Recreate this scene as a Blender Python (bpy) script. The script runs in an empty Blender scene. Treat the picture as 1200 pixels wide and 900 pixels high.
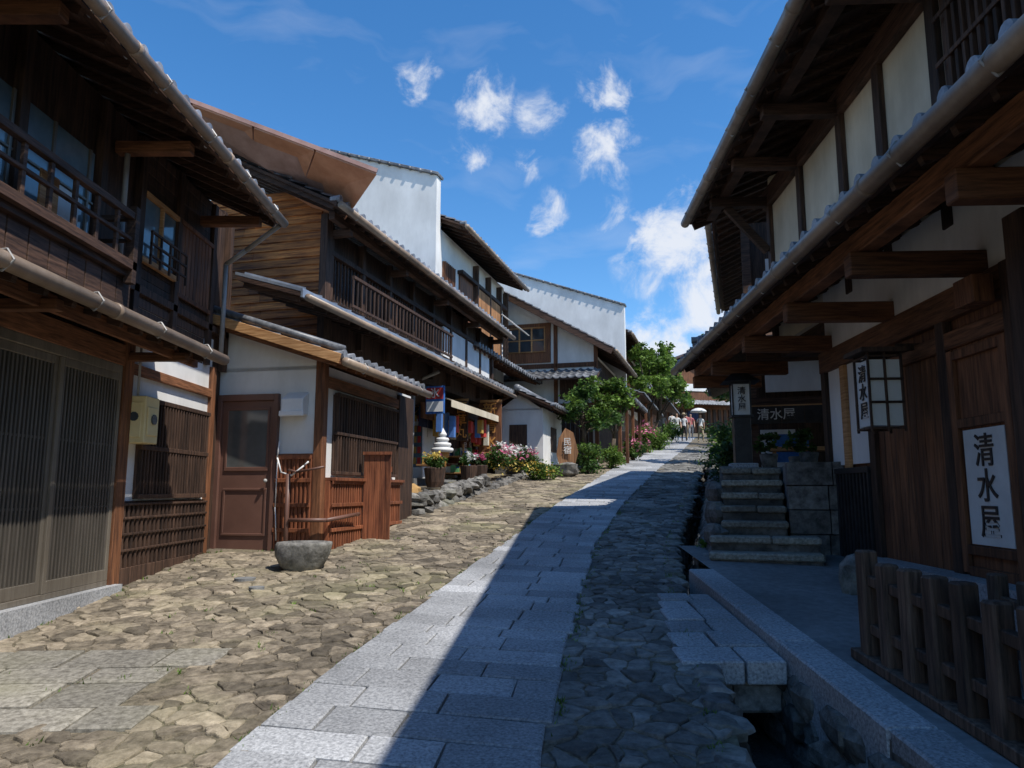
import bpy, math, random
from mathutils import Vector, Matrix, noise
R = random.Random(11)
def itp(tab, y):
    if y <= tab[0][0]: return tab[0][1]
    for i in range(len(tab)-1):
        a, b = tab[i], tab[i+1]
        if y <= b[0]:
            t = (y-a[0])/(b[0]-a[0]); return a[1]+(b[1]-a[1])*t
    return tab[-1][1]
def g(y):
    if y < -8: return -.68
    if y < 10: return .085*y
    if y < 60: return .85+.105*(y-10)
    return 6.1+.03*(min(y,400)-60)
PL=[(-8,-1.6),(3.4,-1.3),(4.5,-1.15),(6.7,-.71),(9.55,-.12),(13.9,.86),(22,2.95),(31,5.6),(50,10.8)]
PR=[(-8,-.1),(3.4,.13),(4.5,.27),(6.7,.6),(9.55,1.05),(13.9,2.08),(22,4.3),(31,7.0),(50,12.4)]
CL=[(-8,.7),(3.4,1.02),(4.7,1.25),(6.7,1.5),(9.5,2.04),(18.5,4.55),(31,8.1),(50,13.8)]
CR=[(-8,1.72),(6.7,1.76),(8,1.95),(9.5,2.4),(18.5,4.9),(31,8.45),(50,14.1)]
BL=[(-8,-3.78),(9.0,-3.78),(9.2,-2.55),(12,-2.0),(16,-1.9),(19,-1.0),(24,1.5),(31,4.2),(50,9)]

# ---------------------------------------------------------------- materials
def nd(nt,t,**k):
    n=nt.nodes.new(t)
    for a,b in k.items(): setattr(n,a,b)
    return n
def mk(name,c1,c2,scale=(1,1,1),ns=6.0,rough=.7,bump=.2,isl=.25,metal=0,dirt=.25,detail=4,spec=.4,dist=.01,rmin=.35,rmax=.65,trans=0,moss=None):
    m=bpy.data.materials.new(name); m.use_nodes=True; nt=m.node_tree; L=nt.links
    b=nt.nodes['Principled BSDF']; out=nt.nodes['Material Output']
    tc=nd(nt,'ShaderNodeTexCoord'); mp=nd(nt,'ShaderNodeMapping'); mp.inputs['Scale'].default_value=scale
    L.new(tc.outputs['Object'],mp.inputs['Vector'])
    n=nd(nt,'ShaderNodeTexNoise'); n.inputs['Scale'].default_value=ns; n.inputs['Detail'].default_value=detail; n.inputs['Roughness'].default_value=.68
    L.new(mp.outputs[0],n.inputs['Vector'])
    r=nd(nt,'ShaderNodeValToRGB'); r.color_ramp.elements[0].position=rmin; r.color_ramp.elements[1].position=rmax
    r.color_ramp.elements[0].color=(*c1,1); r.color_ramp.elements[1].color=(*c2,1)
    L.new(n.outputs['Fac'],r.inputs[0])
    col=r.outputs[0]
    g_=nd(nt,'ShaderNodeNewGeometry')
    mr=nd(nt,'ShaderNodeMapRange'); mr.inputs['To Min'].default_value=1-isl; mr.inputs['To Max'].default_value=1+isl
    L.new(g_.outputs['Random Per Island'],mr.inputs['Value'])
    n2=nd(nt,'ShaderNodeTexNoise'); n2.inputs['Scale'].default_value=.9; n2.inputs['Detail'].default_value=3
    L.new(tc.outputs['Object'],n2.inputs['Vector'])
    if moss:
        mm=nd(nt,'ShaderNodeMapRange'); mm.inputs['From Min'].default_value=.5;mm.inputs['From Max'].default_value=.7;mm.inputs['To Max'].default_value=.7
        L.new(n2.outputs['Fac'],mm.inputs['Value'])
        mx=nd(nt,'ShaderNodeMixRGB'); mx.inputs[2].default_value=(*moss,1); L.new(mm.outputs[0],mx.inputs[0]); L.new(col,mx.inputs[1]); col=mx.outputs[0]
    mr2=nd(nt,'ShaderNodeMapRange'); mr2.inputs['From Min'].default_value=.35; mr2.inputs['From Max'].default_value=.65
    mr2.inputs['To Min'].default_value=1-dirt; mr2.inputs['To Max'].default_value=1+dirt*.4
    L.new(n2.outputs['Fac'],mr2.inputs['Value'])
    mu=nd(nt,'ShaderNodeMath',operation='MULTIPLY'); L.new(mr.outputs[0],mu.inputs[0]); L.new(mr2.outputs[0],mu.inputs[1])
    vm=nd(nt,'ShaderNodeVectorMath',operation='SCALE'); L.new(col,vm.inputs[0]); L.new(mu.outputs[0],vm.inputs['Scale'])
    L.new(vm.outputs[0],b.inputs['Base Color'])
    b.inputs['Roughness'].default_value=rough; b.inputs['Metallic'].default_value=metal
    b.inputs['Specular IOR Level'].default_value=spec
    if bump>0:
        bp=nd(nt,'ShaderNodeBump'); bp.inputs['Strength'].default_value=bump; bp.inputs['Distance'].default_value=dist
        L.new(n.outputs['Fac'],bp.inputs['Height']); L.new(bp.outputs[0],b.inputs['Normal'])
    if trans>0:
        t=nd(nt,'ShaderNodeBsdfTranslucent'); L.new(vm.outputs[0],t.inputs[0])
        mx=nd(nt,'ShaderNodeMixShader'); mx.inputs[0].default_value=trans
        L.new(b.outputs[0],mx.inputs[1]); L.new(t.outputs[0],mx.inputs[2]); L.new(mx.outputs[0],out.inputs[0])
    return m
V=(9,9,.7); H=(1.0,1.0,16)
W={}
W['wdark']=mk('wood_dark_v',(.022,.012,.008),(.095,.052,.033),V,3,.72,.4,.38)
W['wdarkh']=mk('wood_dark_h',(.025,.013,.008),(.11,.058,.036),H,3,.72,.4,.38)
W['wbrown']=mk('wood_brown_v',(.065,.026,.012),(.23,.095,.042),V,3,.68,.4,.32)
W['wbrownh']=mk('wood_brown_h',(.075,.030,.013),(.27,.115,.052),H,3,.68,.4,.32)
W['worange']=mk('wood_orange_clapboard',(.17,.047,.011),(.74,.26,.06),(.8,.8,13),2.2,.65,.4,.5,dirt=.45)
W['wtan']=mk('wood_tan',(.30,.14,.05),(.54,.30,.13),H,3,.7,.3,.3)
W['wred']=mk('wood_reddish',(.13,.040,.018),(.33,.115,.05),V,3,.65,.4,.25)
W['wfence']=mk('wood_fence_weathered',(.035,.022,.015),(.15,.095,.065),V,4,.75,.5,.3)
W['plaster']=mk('plaster_white',(.74,.73,.70),(.86,.85,.82),(1,1,.35),3,.9,.12,.0,dirt=.12,spec=.1)
W['cream']=mk('plaster_cream',(.64,.56,.42),(.76,.68,.53),(1,1,.4),3,.9,.1,.0,dirt=.2,spec=.1)
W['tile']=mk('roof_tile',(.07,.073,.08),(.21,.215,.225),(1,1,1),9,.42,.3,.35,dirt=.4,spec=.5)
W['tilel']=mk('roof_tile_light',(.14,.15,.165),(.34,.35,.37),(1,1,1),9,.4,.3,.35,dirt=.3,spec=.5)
W['metal']=mk('roof_sheet_metal',(.28,.32,.38),(.44,.48,.54),(1,1,1),5,.35,.05,.15,metal=.4)
W['sheet']=mk('roof_sheet_brown',(.07,.055,.05),(.13,.10,.085),(1,1,1),5,.5,.05,.15)
W['copper']=mk('metal_copper_brown',(.50,.215,.11),(.62,.30,.17),(1,1,1),4,.45,.06,.12,dirt=.2)
W['gutter']=mk('gutter_brown',(.26,.185,.13),(.38,.29,.21),(1,1,1),4,.4,.05,.1,dirt=.4)
W['gutterd']=mk('gutter_pinkbrown',(.38,.215,.165),(.50,.31,.25),(1,1,1),4,.35,.05,.1,dirt=.3)
W['pipe']=mk('pipe_grey',(.30,.29,.28),(.40,.39,.37),(1,1,1),4,.4,.0,.1)
W['alu']=mk('door_aluminium',(.10,.09,.075),(.15,.13,.11),V,3,.4,.05,.1,metal=.3)
W['alul']=mk('door_frame_light',(.16,.135,.105),(.23,.20,.16),V,3,.4,.05,.1,metal=.3)
W['glass']=mk('glass_dark',(.03,.04,.05),(.06,.075,.09),(1,1,1),1.2,.06,.02,.0,spec=.9,dirt=.1)
W['glassb']=mk('glass_blue',(.10,.17,.21),(.25,.34,.38),(1,1,1),1.2,.08,.02,.0,spec=.9,dirt=.3)
W['glassg']=mk('glass_grey_obscured',(.07,.075,.075),(.13,.135,.13),(1,1,1),1.2,.15,.05,.0,spec=.8,dirt=.3)
W['door']=mk('door_brown_metal',(.14,.07,.052),(.175,.09,.066),(1,1,1),2,.45,.02,.05)
W['granite']=mk('granite',(.20,.205,.212),(.50,.505,.51),(1,1,1),55,.8,.4,.24,dirt=.3,detail=5,dist=.005)
W['granitet']=mk('granite_tan',(.15,.135,.11),(.40,.37,.31),(1,1,1),30,.85,.6,.28,dirt=.5,detail=5,dist=.008,moss=(.10,.095,.05))
W['cobble']=mk('cobblestone',(.095,.074,.050),(.42,.35,.255),(1,1,1),13,.88,1.0,.5,dirt=.35,detail=6,dist=.022,rmin=.3,rmax=.72,moss=(.17,.155,.085))
W['cobbleg']=mk('cobblestone_grey',(.09,.088,.08),(.31,.295,.265),(1,1,1),13,.85,1.0,.5,dirt=.4,detail=6,dist=.022,rmin=.3,rmax=.72)
W['grit']=mk('ground_grit',(.08,.066,.044),(.29,.24,.17),(1,1,1),22,.95,.9,.0,dirt=.4,detail=6,dist=.02,moss=(.08,.09,.03))
W['rock']=mk('rock',(.08,.076,.07),(.32,.305,.28),(1,1,1),9,.9,.9,.3,dirt=.4,detail=6,dist=.02,moss=(.09,.10,.05))
W['rockd']=mk('rock_dark_wet',(.04,.037,.032),(.17,.155,.135),(1,1,1),9,.8,.9,.35,dirt=.5,detail=6,dist=.02)
W['concrete']=mk('concrete',(.15,.155,.155),(.235,.235,.23),(1,1,1),14,.85,.35,.0,dirt=.4,detail=6)
W['black']=mk('black_paint',(.012,.012,.014),(.03,.03,.033),(1,1,1),6,.5,.05,.1)
W['white']=mk('white_paint',(.74,.74,.73),(.82,.82,.8),(1,1,1),6,.6,.02,.05,dirt=.08)
W['paper']=mk('paper_white',(.66,.66,.63),(.76,.76,.73),(1,1,1),4,.8,.02,.05,dirt=.12)
W['creambox']=mk('meter_cream',(.74,.60,.30),(.82,.69,.38),(1,1,1),4,.5,.02,.05)
W['red']=mk('red_cloth',(.45,.03,.03),(.55,.05,.05),(1,1,1),6,.7,.05,.1)
W['blue']=mk('blue_paint',(.03,.12,.42),(.05,.2,.55),(1,1,1),6,.6,.05,.1)
W['navy']=mk('navy_cloth',(.015,.022,.06),(.035,.05,.11),(1,1,1),6,.85,.1,.1)
W['orange']=mk('orange_cone',(.6,.26,.06),(.72,.36,.10),(1,1,1),20,.6,.1,.1)
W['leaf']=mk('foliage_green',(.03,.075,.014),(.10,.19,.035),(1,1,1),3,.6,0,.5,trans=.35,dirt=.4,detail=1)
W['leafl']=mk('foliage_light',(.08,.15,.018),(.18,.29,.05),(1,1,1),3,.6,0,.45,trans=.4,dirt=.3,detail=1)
W['leafd']=mk('foliage_dark',(.015,.042,.012),(.05,.10,.027),(1,1,1),3,.6,0,.5,trans=.25,dirt=.4,detail=1)
W['pink']=mk('flower_pink',(.65,.12,.25),(.8,.3,.42),(1,1,1),3,.6,0,.3,trans=.3,detail=1)
W['yellow']=mk('flower_yellow',(.75,.5,.05),(.8,.65,.2),(1,1,1),3,.6,0,.3,trans=.3,detail=1)
W['flwhite']=mk('flower_white',(.75,.75,.7),(.8,.8,.78),(1,1,1),3,.6,0,.1,trans=.3,detail=1)
W['bark']=mk('bark',(.04,.028,.02),(.13,.1,.07),(5,5,1),6,.9,.8,.2)
W['water']=mk('stream_water',(.03,.04,.038),(.07,.08,.075),(1,1,1),6,.05,.5,0,spec=.8)
W['skin']=mk('skin',(.5,.3,.2),(.55,.34,.24),(1,1,1),6,.6,0,.0)
W['hair']=mk('hair_black',(.01,.008,.007),(.025,.02,.018),(1,1,1),20,.5,0,.0)
def flat(name,c,rough=.8): return mk(name,tuple(x*.85 for x in c),c,(1,1,1),12,rough,.1,0,dirt=.1,detail=2)
BOT=[flat('goods_a',(.65,.40,.10)),flat('goods_b',(.65,.07,.05)),flat('goods_c',(.14,.38,.16)),flat('goods_d',(.75,.70,.55)),flat('goods_e',(.10,.24,.6))]

# ---------------------------------------------------------------- mesh helpers
class Fr:
    def __init__(s,x,y,ang):
        s.x=x;s.y=y;s.s=math.sin(math.radians(ang));s.c=math.cos(math.radians(ang))
    def P(s,u,w,z): return Vector((s.x+u*s.s+w*s.c, s.y+u*s.c-w*s.s, z))
    def D(s,u,w,z=0): return Vector((u*s.s+w*s.c, u*s.c-w*s.s, z))
F0=Fr(0,0,0)
HEXF=[(0,1,3,2),(4,6,7,5),(0,4,5,1),(2,3,7,6),(0,2,6,4),(1,5,7,3)]
class M:
    def __init__(s,name,mat,smooth=False,bevel=0):
        s.name=name;s.mat=mat;s.v=[];s.f=[];s.smooth=smooth;s.bevel=bevel
    def add(s,vs,fs):
        o=len(s.v); s.v+=[tuple(v) for v in vs]; s.f+=[tuple(i+o for i in f) for f in fs]
    def hexa(s,p): s.add(p,HEXF)
    def box(s,F,u0,u1,w0,w1,z0,z1):
        s.hexa([F.P(u,w,z) for u in (u0,u1) for w in (w0,w1) for z in (z0,z1)])
    def beam(s,p,q,a,b,up=(0,0,1)):
        p=Vector(p);q=Vector(q);d=(q-p).normalized();up=Vector(up)
        if abs(d.dot(up))>.98: up=Vector((1,0,0))
        x=d.cross(up).normalized();y=x.cross(d)
        s.hexa([c+x*i*a/2+y*j*b/2 for c in (p,q) for i in (-1,1) for j in (-1,1)])
    def cyl(s,p,q,r0,r1=None,n=10,cap=True):
        if r1 is None:r1=r0
        p=Vector(p);q=Vector(q);d=(q-p).normalized();up=Vector((0,0,1))
        if abs(d.z)>.95: up=Vector((1,0,0))
        x=d.cross(up).normalized();y=x.cross(d)
        vs=[c+(x*math.cos(2*math.pi*k/n)+y*math.sin(2*math.pi*k/n))*r for c,r in((p,r0),(q,r1)) for k in range(n)]
        fs=[(k,(k+1)%n,n+(k+1)%n,n+k) for k in range(n)]
        if cap: fs+=[tuple(range(n-1,-1,-1)),tuple(range(n,2*n))]
        s.add(vs,fs)
    def tube(s,pts,r,n=8):
        for a,b in zip(pts,pts[1:]): s.cyl(a,b,r,r,n)
    def lathe(s,c,prof,n=16):
        c=Vector(c);vs=[];fs=[]
        for r,z in prof:
            for k in range(n):
                a=2*math.pi*k/n; vs.append(c+Vector((r*math.cos(a),r*math.sin(a),z)))
        for i in range(len(prof)-1):
            for k in range(n):
                fs.append((i*n+k,i*n+(k+1)%n,(i+1)*n+(k+1)%n,(i+1)*n+k))
        fs.append(tuple(range(n-1,-1,-1))); fs.append(tuple(range((len(prof)-1)*n,len(prof)*n)))
        s.add(vs,fs)
    def quad(s,a,b,c,d): s.add([a,b,c,d],[(0,1,2,3)])
    def poly(s,pts,th,nrm):
        nrm=Vector(nrm);n=len(pts);vs=[Vector(p) for p in pts]+[Vector(p)+nrm*th for p in pts]
        s.add(vs,[tuple(range(n)),tuple(range(2*n-1,n-1,-1))]+[(i,(i+1)%n,n+(i+1)%n,n+i) for i in range(n)])
    def rock(s,c,sx,sy,sz,n=9,m=6,rough=.22,boxy=.55,rot=.25):
        c=Vector(c);o=Vector((R.uniform(0,99),R.uniform(0,99),R.uniform(0,99)));vs=[];fs=[];rt=R.uniform(-rot,rot)
        for i in range(m+1):
            th=math.pi*i/m
            for k in range(n):
                ph=2*math.pi*k/n
                d=Vector((math.sin(th)*math.cos(ph),math.sin(th)*math.sin(ph),math.cos(th)))
                q=max(abs(d.x),abs(d.y),abs(d.z)); k2=1+(1/q-1)*boxy
                r=k2*(1+rough*noise.noise(d*1.6+o)+rough*.4*noise.noise(d*4+o))
                x,y,z=d.x*r*sx,d.y*r*sy,d.z*r*sz
                vs.append(c+Vector((x*math.cos(rt)-y*math.sin(rt),x*math.sin(rt)+y*math.cos(rt),z)))
        for i in range(m):
            for k in range(n): fs.append((i*n+k,(i+1)*n+k,(i+1)*n+(k+1)%n,i*n+(k+1)%n))
        s.add(vs,fs)
    def leaves(s,c,r,n,size,clumps=14,spread=.33):
        c=Vector(c);cl=[]
        for i in range(clumps):
            while 1:
                d=Vector((R.uniform(-1,1),R.uniform(-1,1),R.uniform(-1,1)))
                if d.length<1: break
            cl.append((Vector((d.x*r[0]*.8,d.y*r[1]*.8,d.z*r[2]*.8)),R.uniform(.5,1.2)))
        rm=(r[0]+r[1]+r[2])/3
        for i in range(n):
            b,k=R.choice(cl)
            d=Vector((R.gauss(0,1),R.gauss(0,1),R.gauss(0,.8)))
            d=d*rm*spread*k*.6
            p=c+b+d
            a=Vector((R.uniform(-1,1),R.uniform(-1,1),R.uniform(-.6,.6))).normalized()
            e=a.cross(Vector((R.uniform(-1,1),R.uniform(-1,1),R.uniform(-1,1)))).normalized()
            L=size*R.uniform(.6,1.3)
            s.add([p-a*L*.6,p+e*L*.3,p+a*L*.6,p-e*L*.3],[(0,1,2,3)])
def mkobj(name,m,parent=None):
    me=bpy.data.meshes.new(name); me.from_pydata(m.v,[],m.f); me.update()
    me.materials.append(m.mat if not isinstance(m.mat,str) else W[m.mat])
    if m.smooth:
        for p in me.polygons: p.use_smooth=True
    o=bpy.data.objects.new(name,me); bpy.context.scene.collection.objects.link(o)
    if parent: o.parent=parent
    if m.bevel:
        b=o.modifiers.new('bevel','BEVEL'); b.width=m.bevel; b.segments=1; b.limit_method='ANGLE'
    return o
class Obj:
    def __init__(s,name): s.name=name;s.parts={};s.texts=[]
    def p(s,name,mat,smooth=False,bevel=0):
        if name not in s.parts: s.parts[name]=M(name,mat,smooth,bevel)
        return s.parts[name]
    def text(s,body,loc,nrm,size,mat='black',vertical=True,name='lettering'):
        s.texts.append((body,loc,nrm,size,mat,vertical,name))
    def done(s):
        if len(s.parts)==1 and not s.texts:
            m=list(s.parts.values())[0]; return mkobj(s.name,m)
        e=bpy.data.objects.new(s.name,None); bpy.context.scene.collection.objects.link(e)
        for k,m in s.parts.items():
            if m.v: mkobj(k,m,e)
        for body,loc,nrm,size,mat,vert,name in s.texts:
            cu=bpy.data.curves.new(name,'FONT'); cu.body='\n'.join(body) if vert else body
            cu.size=size; cu.align_x='CENTER'; cu.align_y='CENTER'; cu.space_line=1.0; cu.extrude=.003
            cu.materials.append(W[mat]); cu.offset=size*.008
            o=bpy.data.objects.new(name,cu); bpy.context.scene.collection.objects.link(o)
            n=Vector(nrm).normalized(); up=Vector((0,0,1)); r=up.cross(n).normalized()
            mt=Matrix((r,up,n)).transposed().to_4x4(); mt.translation=Vector(loc); o.matrix_world=mt; o.parent=e
        return e
def tiles(Mt,e0,e1,n,depth,slope,tw=.25,rl=.26,caps=None,lip=.03):
    e0=Vector(e0);e1=Vector(e1);n=Vector(n).normalized();L=(e1-e0).length;d=(e1-e0)/L
    nc=max(1,round(L/tw));tw=L/nc;nr=max(1,round(depth/rl));rl=depth/nr;K=6
    def prof(p):
        return math.sin(math.pi*p/.36)*.045 if p<.36 else -math.sin(math.pi*(p-.36)/.64)*.014
    for c in range(nc):
        for r in range(nr):
            jz=R.uniform(-.004,.004);jn=R.uniform(-.006,.006);vs=[]
            for k in range(K+1):
                p=k/K; h=prof(p)
                b=e0+d*((c+p)*tw)
                f=b+n*(r*rl+jn)+Vector((0,0,r*rl*slope+h+lip+jz))
                k2=b+n*((r+1)*rl+.02)+Vector((0,0,(r+1)*rl*slope+h+.004+jz))
                lo=f-Vector((0,0,.028 if r else .05))
                vs+=[lo,f,k2]
            fs=[]
            for k in range(K):
                a=k*3;b_=a+3
                fs+=[(a,b_,b_+1,a+1),(a+1,b_+1,b_+2,a+2)]
            Mt.add(vs,fs)
        if caps:
            cc=e0+d*((c+.18)*tw)+Vector((0,0,lip+R.uniform(-.006,.006)))
            caps.cyl(cc-n*.035,cc+n*.12,.058,.052,12)
def slab(Mt,e0,e1,n,depth,slope,z0,z1):
    e0=Vector(e0);e1=Vector(e1);n=Vector(n).normalized()
    Mt.hexa([e+n*dd+Vector((0,0,dd*slope+z)) for e in(e0,e1) for dd in(0,depth) for z in(z0,z1)])
def rafters(Mt,e0,e1,n,depth,slope,z,step,a=.05,b=.07,off=.05):
    e0=Vector(e0);e1=Vector(e1);n=Vector(n).normalized();L=(e1-e0).length;k=int(L/step)
    for i in range(k+1):
        p=e0+(e1-e0)*((i+.3)/(k+.6))+n*off+Vector((0,0,off*slope+z))
        Mt.beam(p,p+n*(depth-off)+Vector((0,0,(depth-off)*slope)),a,b)
def eave(O,F,u0,u1,we,wi,z,slope,raft=.4,mat='tile',gut='gutter',tile=True,under='wdarkh',tw=.25,maxd=9,capson=True,gr=.055,sheet=None):
    """roof plane: eave edge at w=we height z (underside), rising towards w=wi"""
    s=1 if wi>we else -1; n=F.D(0,s); dp=abs(wi-we)
    e0=F.P(u0,we,z);e1=F.P(u1,we,z)
    slab(O.p('roof_deck',under),e0,e1,n,dp,slope,0,.05)
    rafters(O.p('rafters',under),e0,e1,n,min(dp,2.2),slope,-.036,raft)
    if tile:
        tiles(O.p('roof_tiles',mat,True),e0-n*.05+Vector((0,0,.05)),e1-n*.05+Vector((0,0,.05)),n,min(dp,maxd)+.05,slope,tw,caps=O.p('tile_end_caps','tilel') if capson else None)
    if sheet: slab(O.p('roof_sheet',sheet),e0-n*.04,e1-n*.04,n,dp+.04,slope,.052,.07)
    O.p('fascia',under).beam(e0-n*.02+Vector((0,0,.01)),e1-n*.02+Vector((0,0,.01)),.035,.09)
    if gut:
        G=O.p('gutter',gut,True)
        a=e0-n*.11+Vector((0,0,-.02));b=e1-n*.11+Vector((0,0,-.02)); G.cyl(a,b,gr,gr,12)
        k=max(2,int((u1-u0)/.9))
        for i in range(k):
            c=a+(b-a)*((i+.5)/k)
            O.p('gutter_brackets','pipe').tube([c+n*.08+Vector((0,0,.05)),c-n*.02+Vector((0,0,gr+.012)),c-n*(gr+.012),c+Vector((0,0,-gr-.012)),c+n*(gr+.02)],.007,5)
        for i in range(1,max(2,int((u1-u0)/1.8))):
            c=a+(b-a)*(i/max(2,int((u1-u0)/1.8))); dd=(b-a).normalized()*.03; G.cyl(c-dd,c+dd,gr+.006,gr+.006,12)

# ---------------------------------------------------------------- ground
def ground():
    ys=[-60,-20,-8]+[-8+.5*i for i in range(1,137)]+[64,70,80,100,150,250,500,1200]
    cols=[-1200,-300,-80,-30,-12,'BL','PL','PR','CL','CR',1.5,4,10,25,80,300,1200]
    m=M('ground','grit');vs=[];fs=[];nc=len(cols)
    for y in ys:
        for c in cols:
            if c=='BL':x=itp(BL,y)
            elif c=='PL':x=itp(PL,y)
            elif c=='PR':x=itp(PR,y)
            elif c=='CL':x=itp(CL,y)
            elif c=='CR':x=itp(CR,y)
            else: x=c+(itp(CR,y) if c>0 else itp(BL,y))
            vs.append((x,y,g(y)-.002))
    for i in range(len(ys)-1):
        for k in range(nc-1):
            if cols[k]=='CL' and ys[i]>=-8 and ys[i]<34: continue
            a=i*nc+k; fs.append((a,a+1,a+nc+1,a+nc))
    m.add(vs,fs); mkobj('ground',m)
ground()
def vstones(name,mat,y0,y1,xl,xr,sp,seed):
    r=random.Random(seed);m=M(name,mat)
    xs0=min(xl(y0+(y1-y0)*i/20) for i in range(21))-.3; xs1=max(xr(y0+(y1-y0)*i/20) for i in range(21))+.3
    nx=int((xs1-xs0)/sp)+1;ny=int((y1-y0)/sp)+1
    sd=[[(xs0+(i+r.uniform(-.15,1.15))*sp,y0+(j+r.uniform(-.15,1.15))*sp) if r.random()>.13 else None for j in range(ny)] for i in range(nx)]
    for i in range(nx):
        for j in range(ny):
            if sd[i][j] is None: continue
            px,py=sd[i][j]
            if px<xl(py)-.04 or px>xr(py)+.04 : continue
            if INPATCH(px,py): continue
            P=[(px-sp*1.2,py-sp*1.2),(px+sp*1.2,py-sp*1.2),(px+sp*1.2,py+sp*1.2),(px-sp*1.2,py+sp*1.2)]
            for a in range(max(0,i-3),min(nx,i+4)):
                for b in range(max(0,j-3),min(ny,j+4)):
                    if (a==i and b==j) or sd[a][b] is None: continue
                    qx,qy=sd[a][b];mx,my=(px+qx)/2,(py+qy)/2;dx,dy=qx-px,qy-py
                    if dx*dx+dy*dy>9*sp*sp: continue
                    out=[];n=len(P)
                    for k in range(n):
                        A=P[k];B=P[(k+1)%n];da=(A[0]-mx)*dx+(A[1]-my)*dy;db=(B[0]-mx)*dx+(B[1]-my)*dy
                        if da<=0: out.append(A)
                        if (da<0<db) or (db<0<da):
                            t=da/(da-db); out.append((A[0]+(B[0]-A[0])*t,A[1]+(B[1]-A[1])*t))
                    P=out
                    if len(P)<3: break
                if len(P)<3: break
            if len(P)<3: continue
            cx=sum(p[0] for p in P)/len(P);cy=sum(p[1] for p in P)/len(P)
            rad=sum(math.hypot(p[0]-cx,p[1]-cy) for p in P)/len(P)
            if rad<.028: continue
            Q=[]
            for k in range(len(P)):
                A=P[k];B=P[(k+1)%len(P)]
                if math.hypot(A[0]-B[0],A[1]-B[1])<.015: continue
                Q.append((A[0]*.88+B[0]*.12+r.uniform(-.005,.005),A[1]*.88+B[1]*.12+r.uniform(-.005,.005)))
                Q.append((A[0]*.5+B[0]*.5+r.uniform(-.009,.009),A[1]*.5+B[1]*.5+r.uniform(-.009,.009)))
                Q.append((A[0]*.12+B[0]*.88+r.uniform(-.005,.005),A[1]*.12+B[1]*.88+r.uniform(-.005,.005)))
            P=Q;n=len(P)
            if n<3: continue
            h=r.uniform(.002,.016);tx=r.uniform(-.07,.07);ty=r.uniform(-.07,.07);vs=[];o3=Vector((r.uniform(0,50),0,0))
            for ins,zz in((.003,-.02),(.008,h-.008),(.013,h-.002),(rad*.5,h+.001)):
                f=max(.1,1-ins/rad)
                for p in P:
                    x=cx+(p[0]-cx)*f;y=cy+(p[1]-cy)*f
                    vs.append((x,y,g(y)+zz+((x-cx)*tx+(y-cy)*ty+.006*noise.noise(Vector((x*14,y*14,0))+o3) if zz>-.015 else 0)))
            fs=[tuple(3*n+k for k in range(n))]
            for q in range(3): fs+=[(q*n+k,q*n+(k+1)%n,(q+1)*n+(k+1)%n,(q+1)*n+k) for k in range(n)]
            m.add(vs,fs)
    mkobj(name,m)
def INPATCH(x,y): return -3.75<x<-1.95 and 3.83+.06*x+.15<y<5.25+.06*x
vstones('cobblestone_pavement','cobble',1.2,11,lambda y:itp(BL,y),lambda y:itp(PL,y),.138,1)
vstones('cobblestone_pavement','cobble',11,36,lambda y:itp(BL,y),lambda y:itp(PL,y),.21,2)
vstones('cobblestone_gutter_strip','cobbleg',1.2,12,lambda y:itp(PR,y),lambda y:itp(CL,y)-.05,.14,3)
vstones('cobblestone_gutter_strip','cobbleg',12,36,lambda y:itp(PR,y),lambda y:itp(CL,y)-.05,.21,4)
def slabquad(m,A,B,C,D,h,gap=.005,bev=.011):
    c=[(A[0]+B[0]+C[0]+D[0])/4,(A[1]+B[1]+C[1]+D[1])/4];vs=[];P=[A,B,C,D]
    tz=R.uniform(-.006,.006);ty=R.uniform(-.01,.01)
    ux=Vector((B[0]-A[0],B[1]-A[1])).normalized();uy=Vector((D[0]-A[0],D[1]-A[1])).normalized()
    sg=[(1,1),(-1,1),(-1,-1),(1,-1)]
    jit=[(R.uniform(-.004,.004),R.uniform(-.004,.004)) for _ in P]
    for ins,zz in((gap,-.02),(gap+.001,h-.007),(gap+bev,h)):
        for (x,y),(jx,jy),(sx,sy) in zip(P,jit,sg):
            X=x+ux.x*ins*sx+uy.x*ins*sy+jx;Y=y+ux.y*ins*sx+uy.y*ins*sy+jy
            vs.append((X,Y,g(Y)+zz+((X-c[0])*tz+(Y-c[1])*ty if zz>0 else 0)))
    m.add(vs,[(8,9,10,11)]+[(q*4+k,q*4+(k+1)%4,q*4+4+(k+1)%4,q*4+4+k) for q in(0,1) for k in range(4)])
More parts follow.
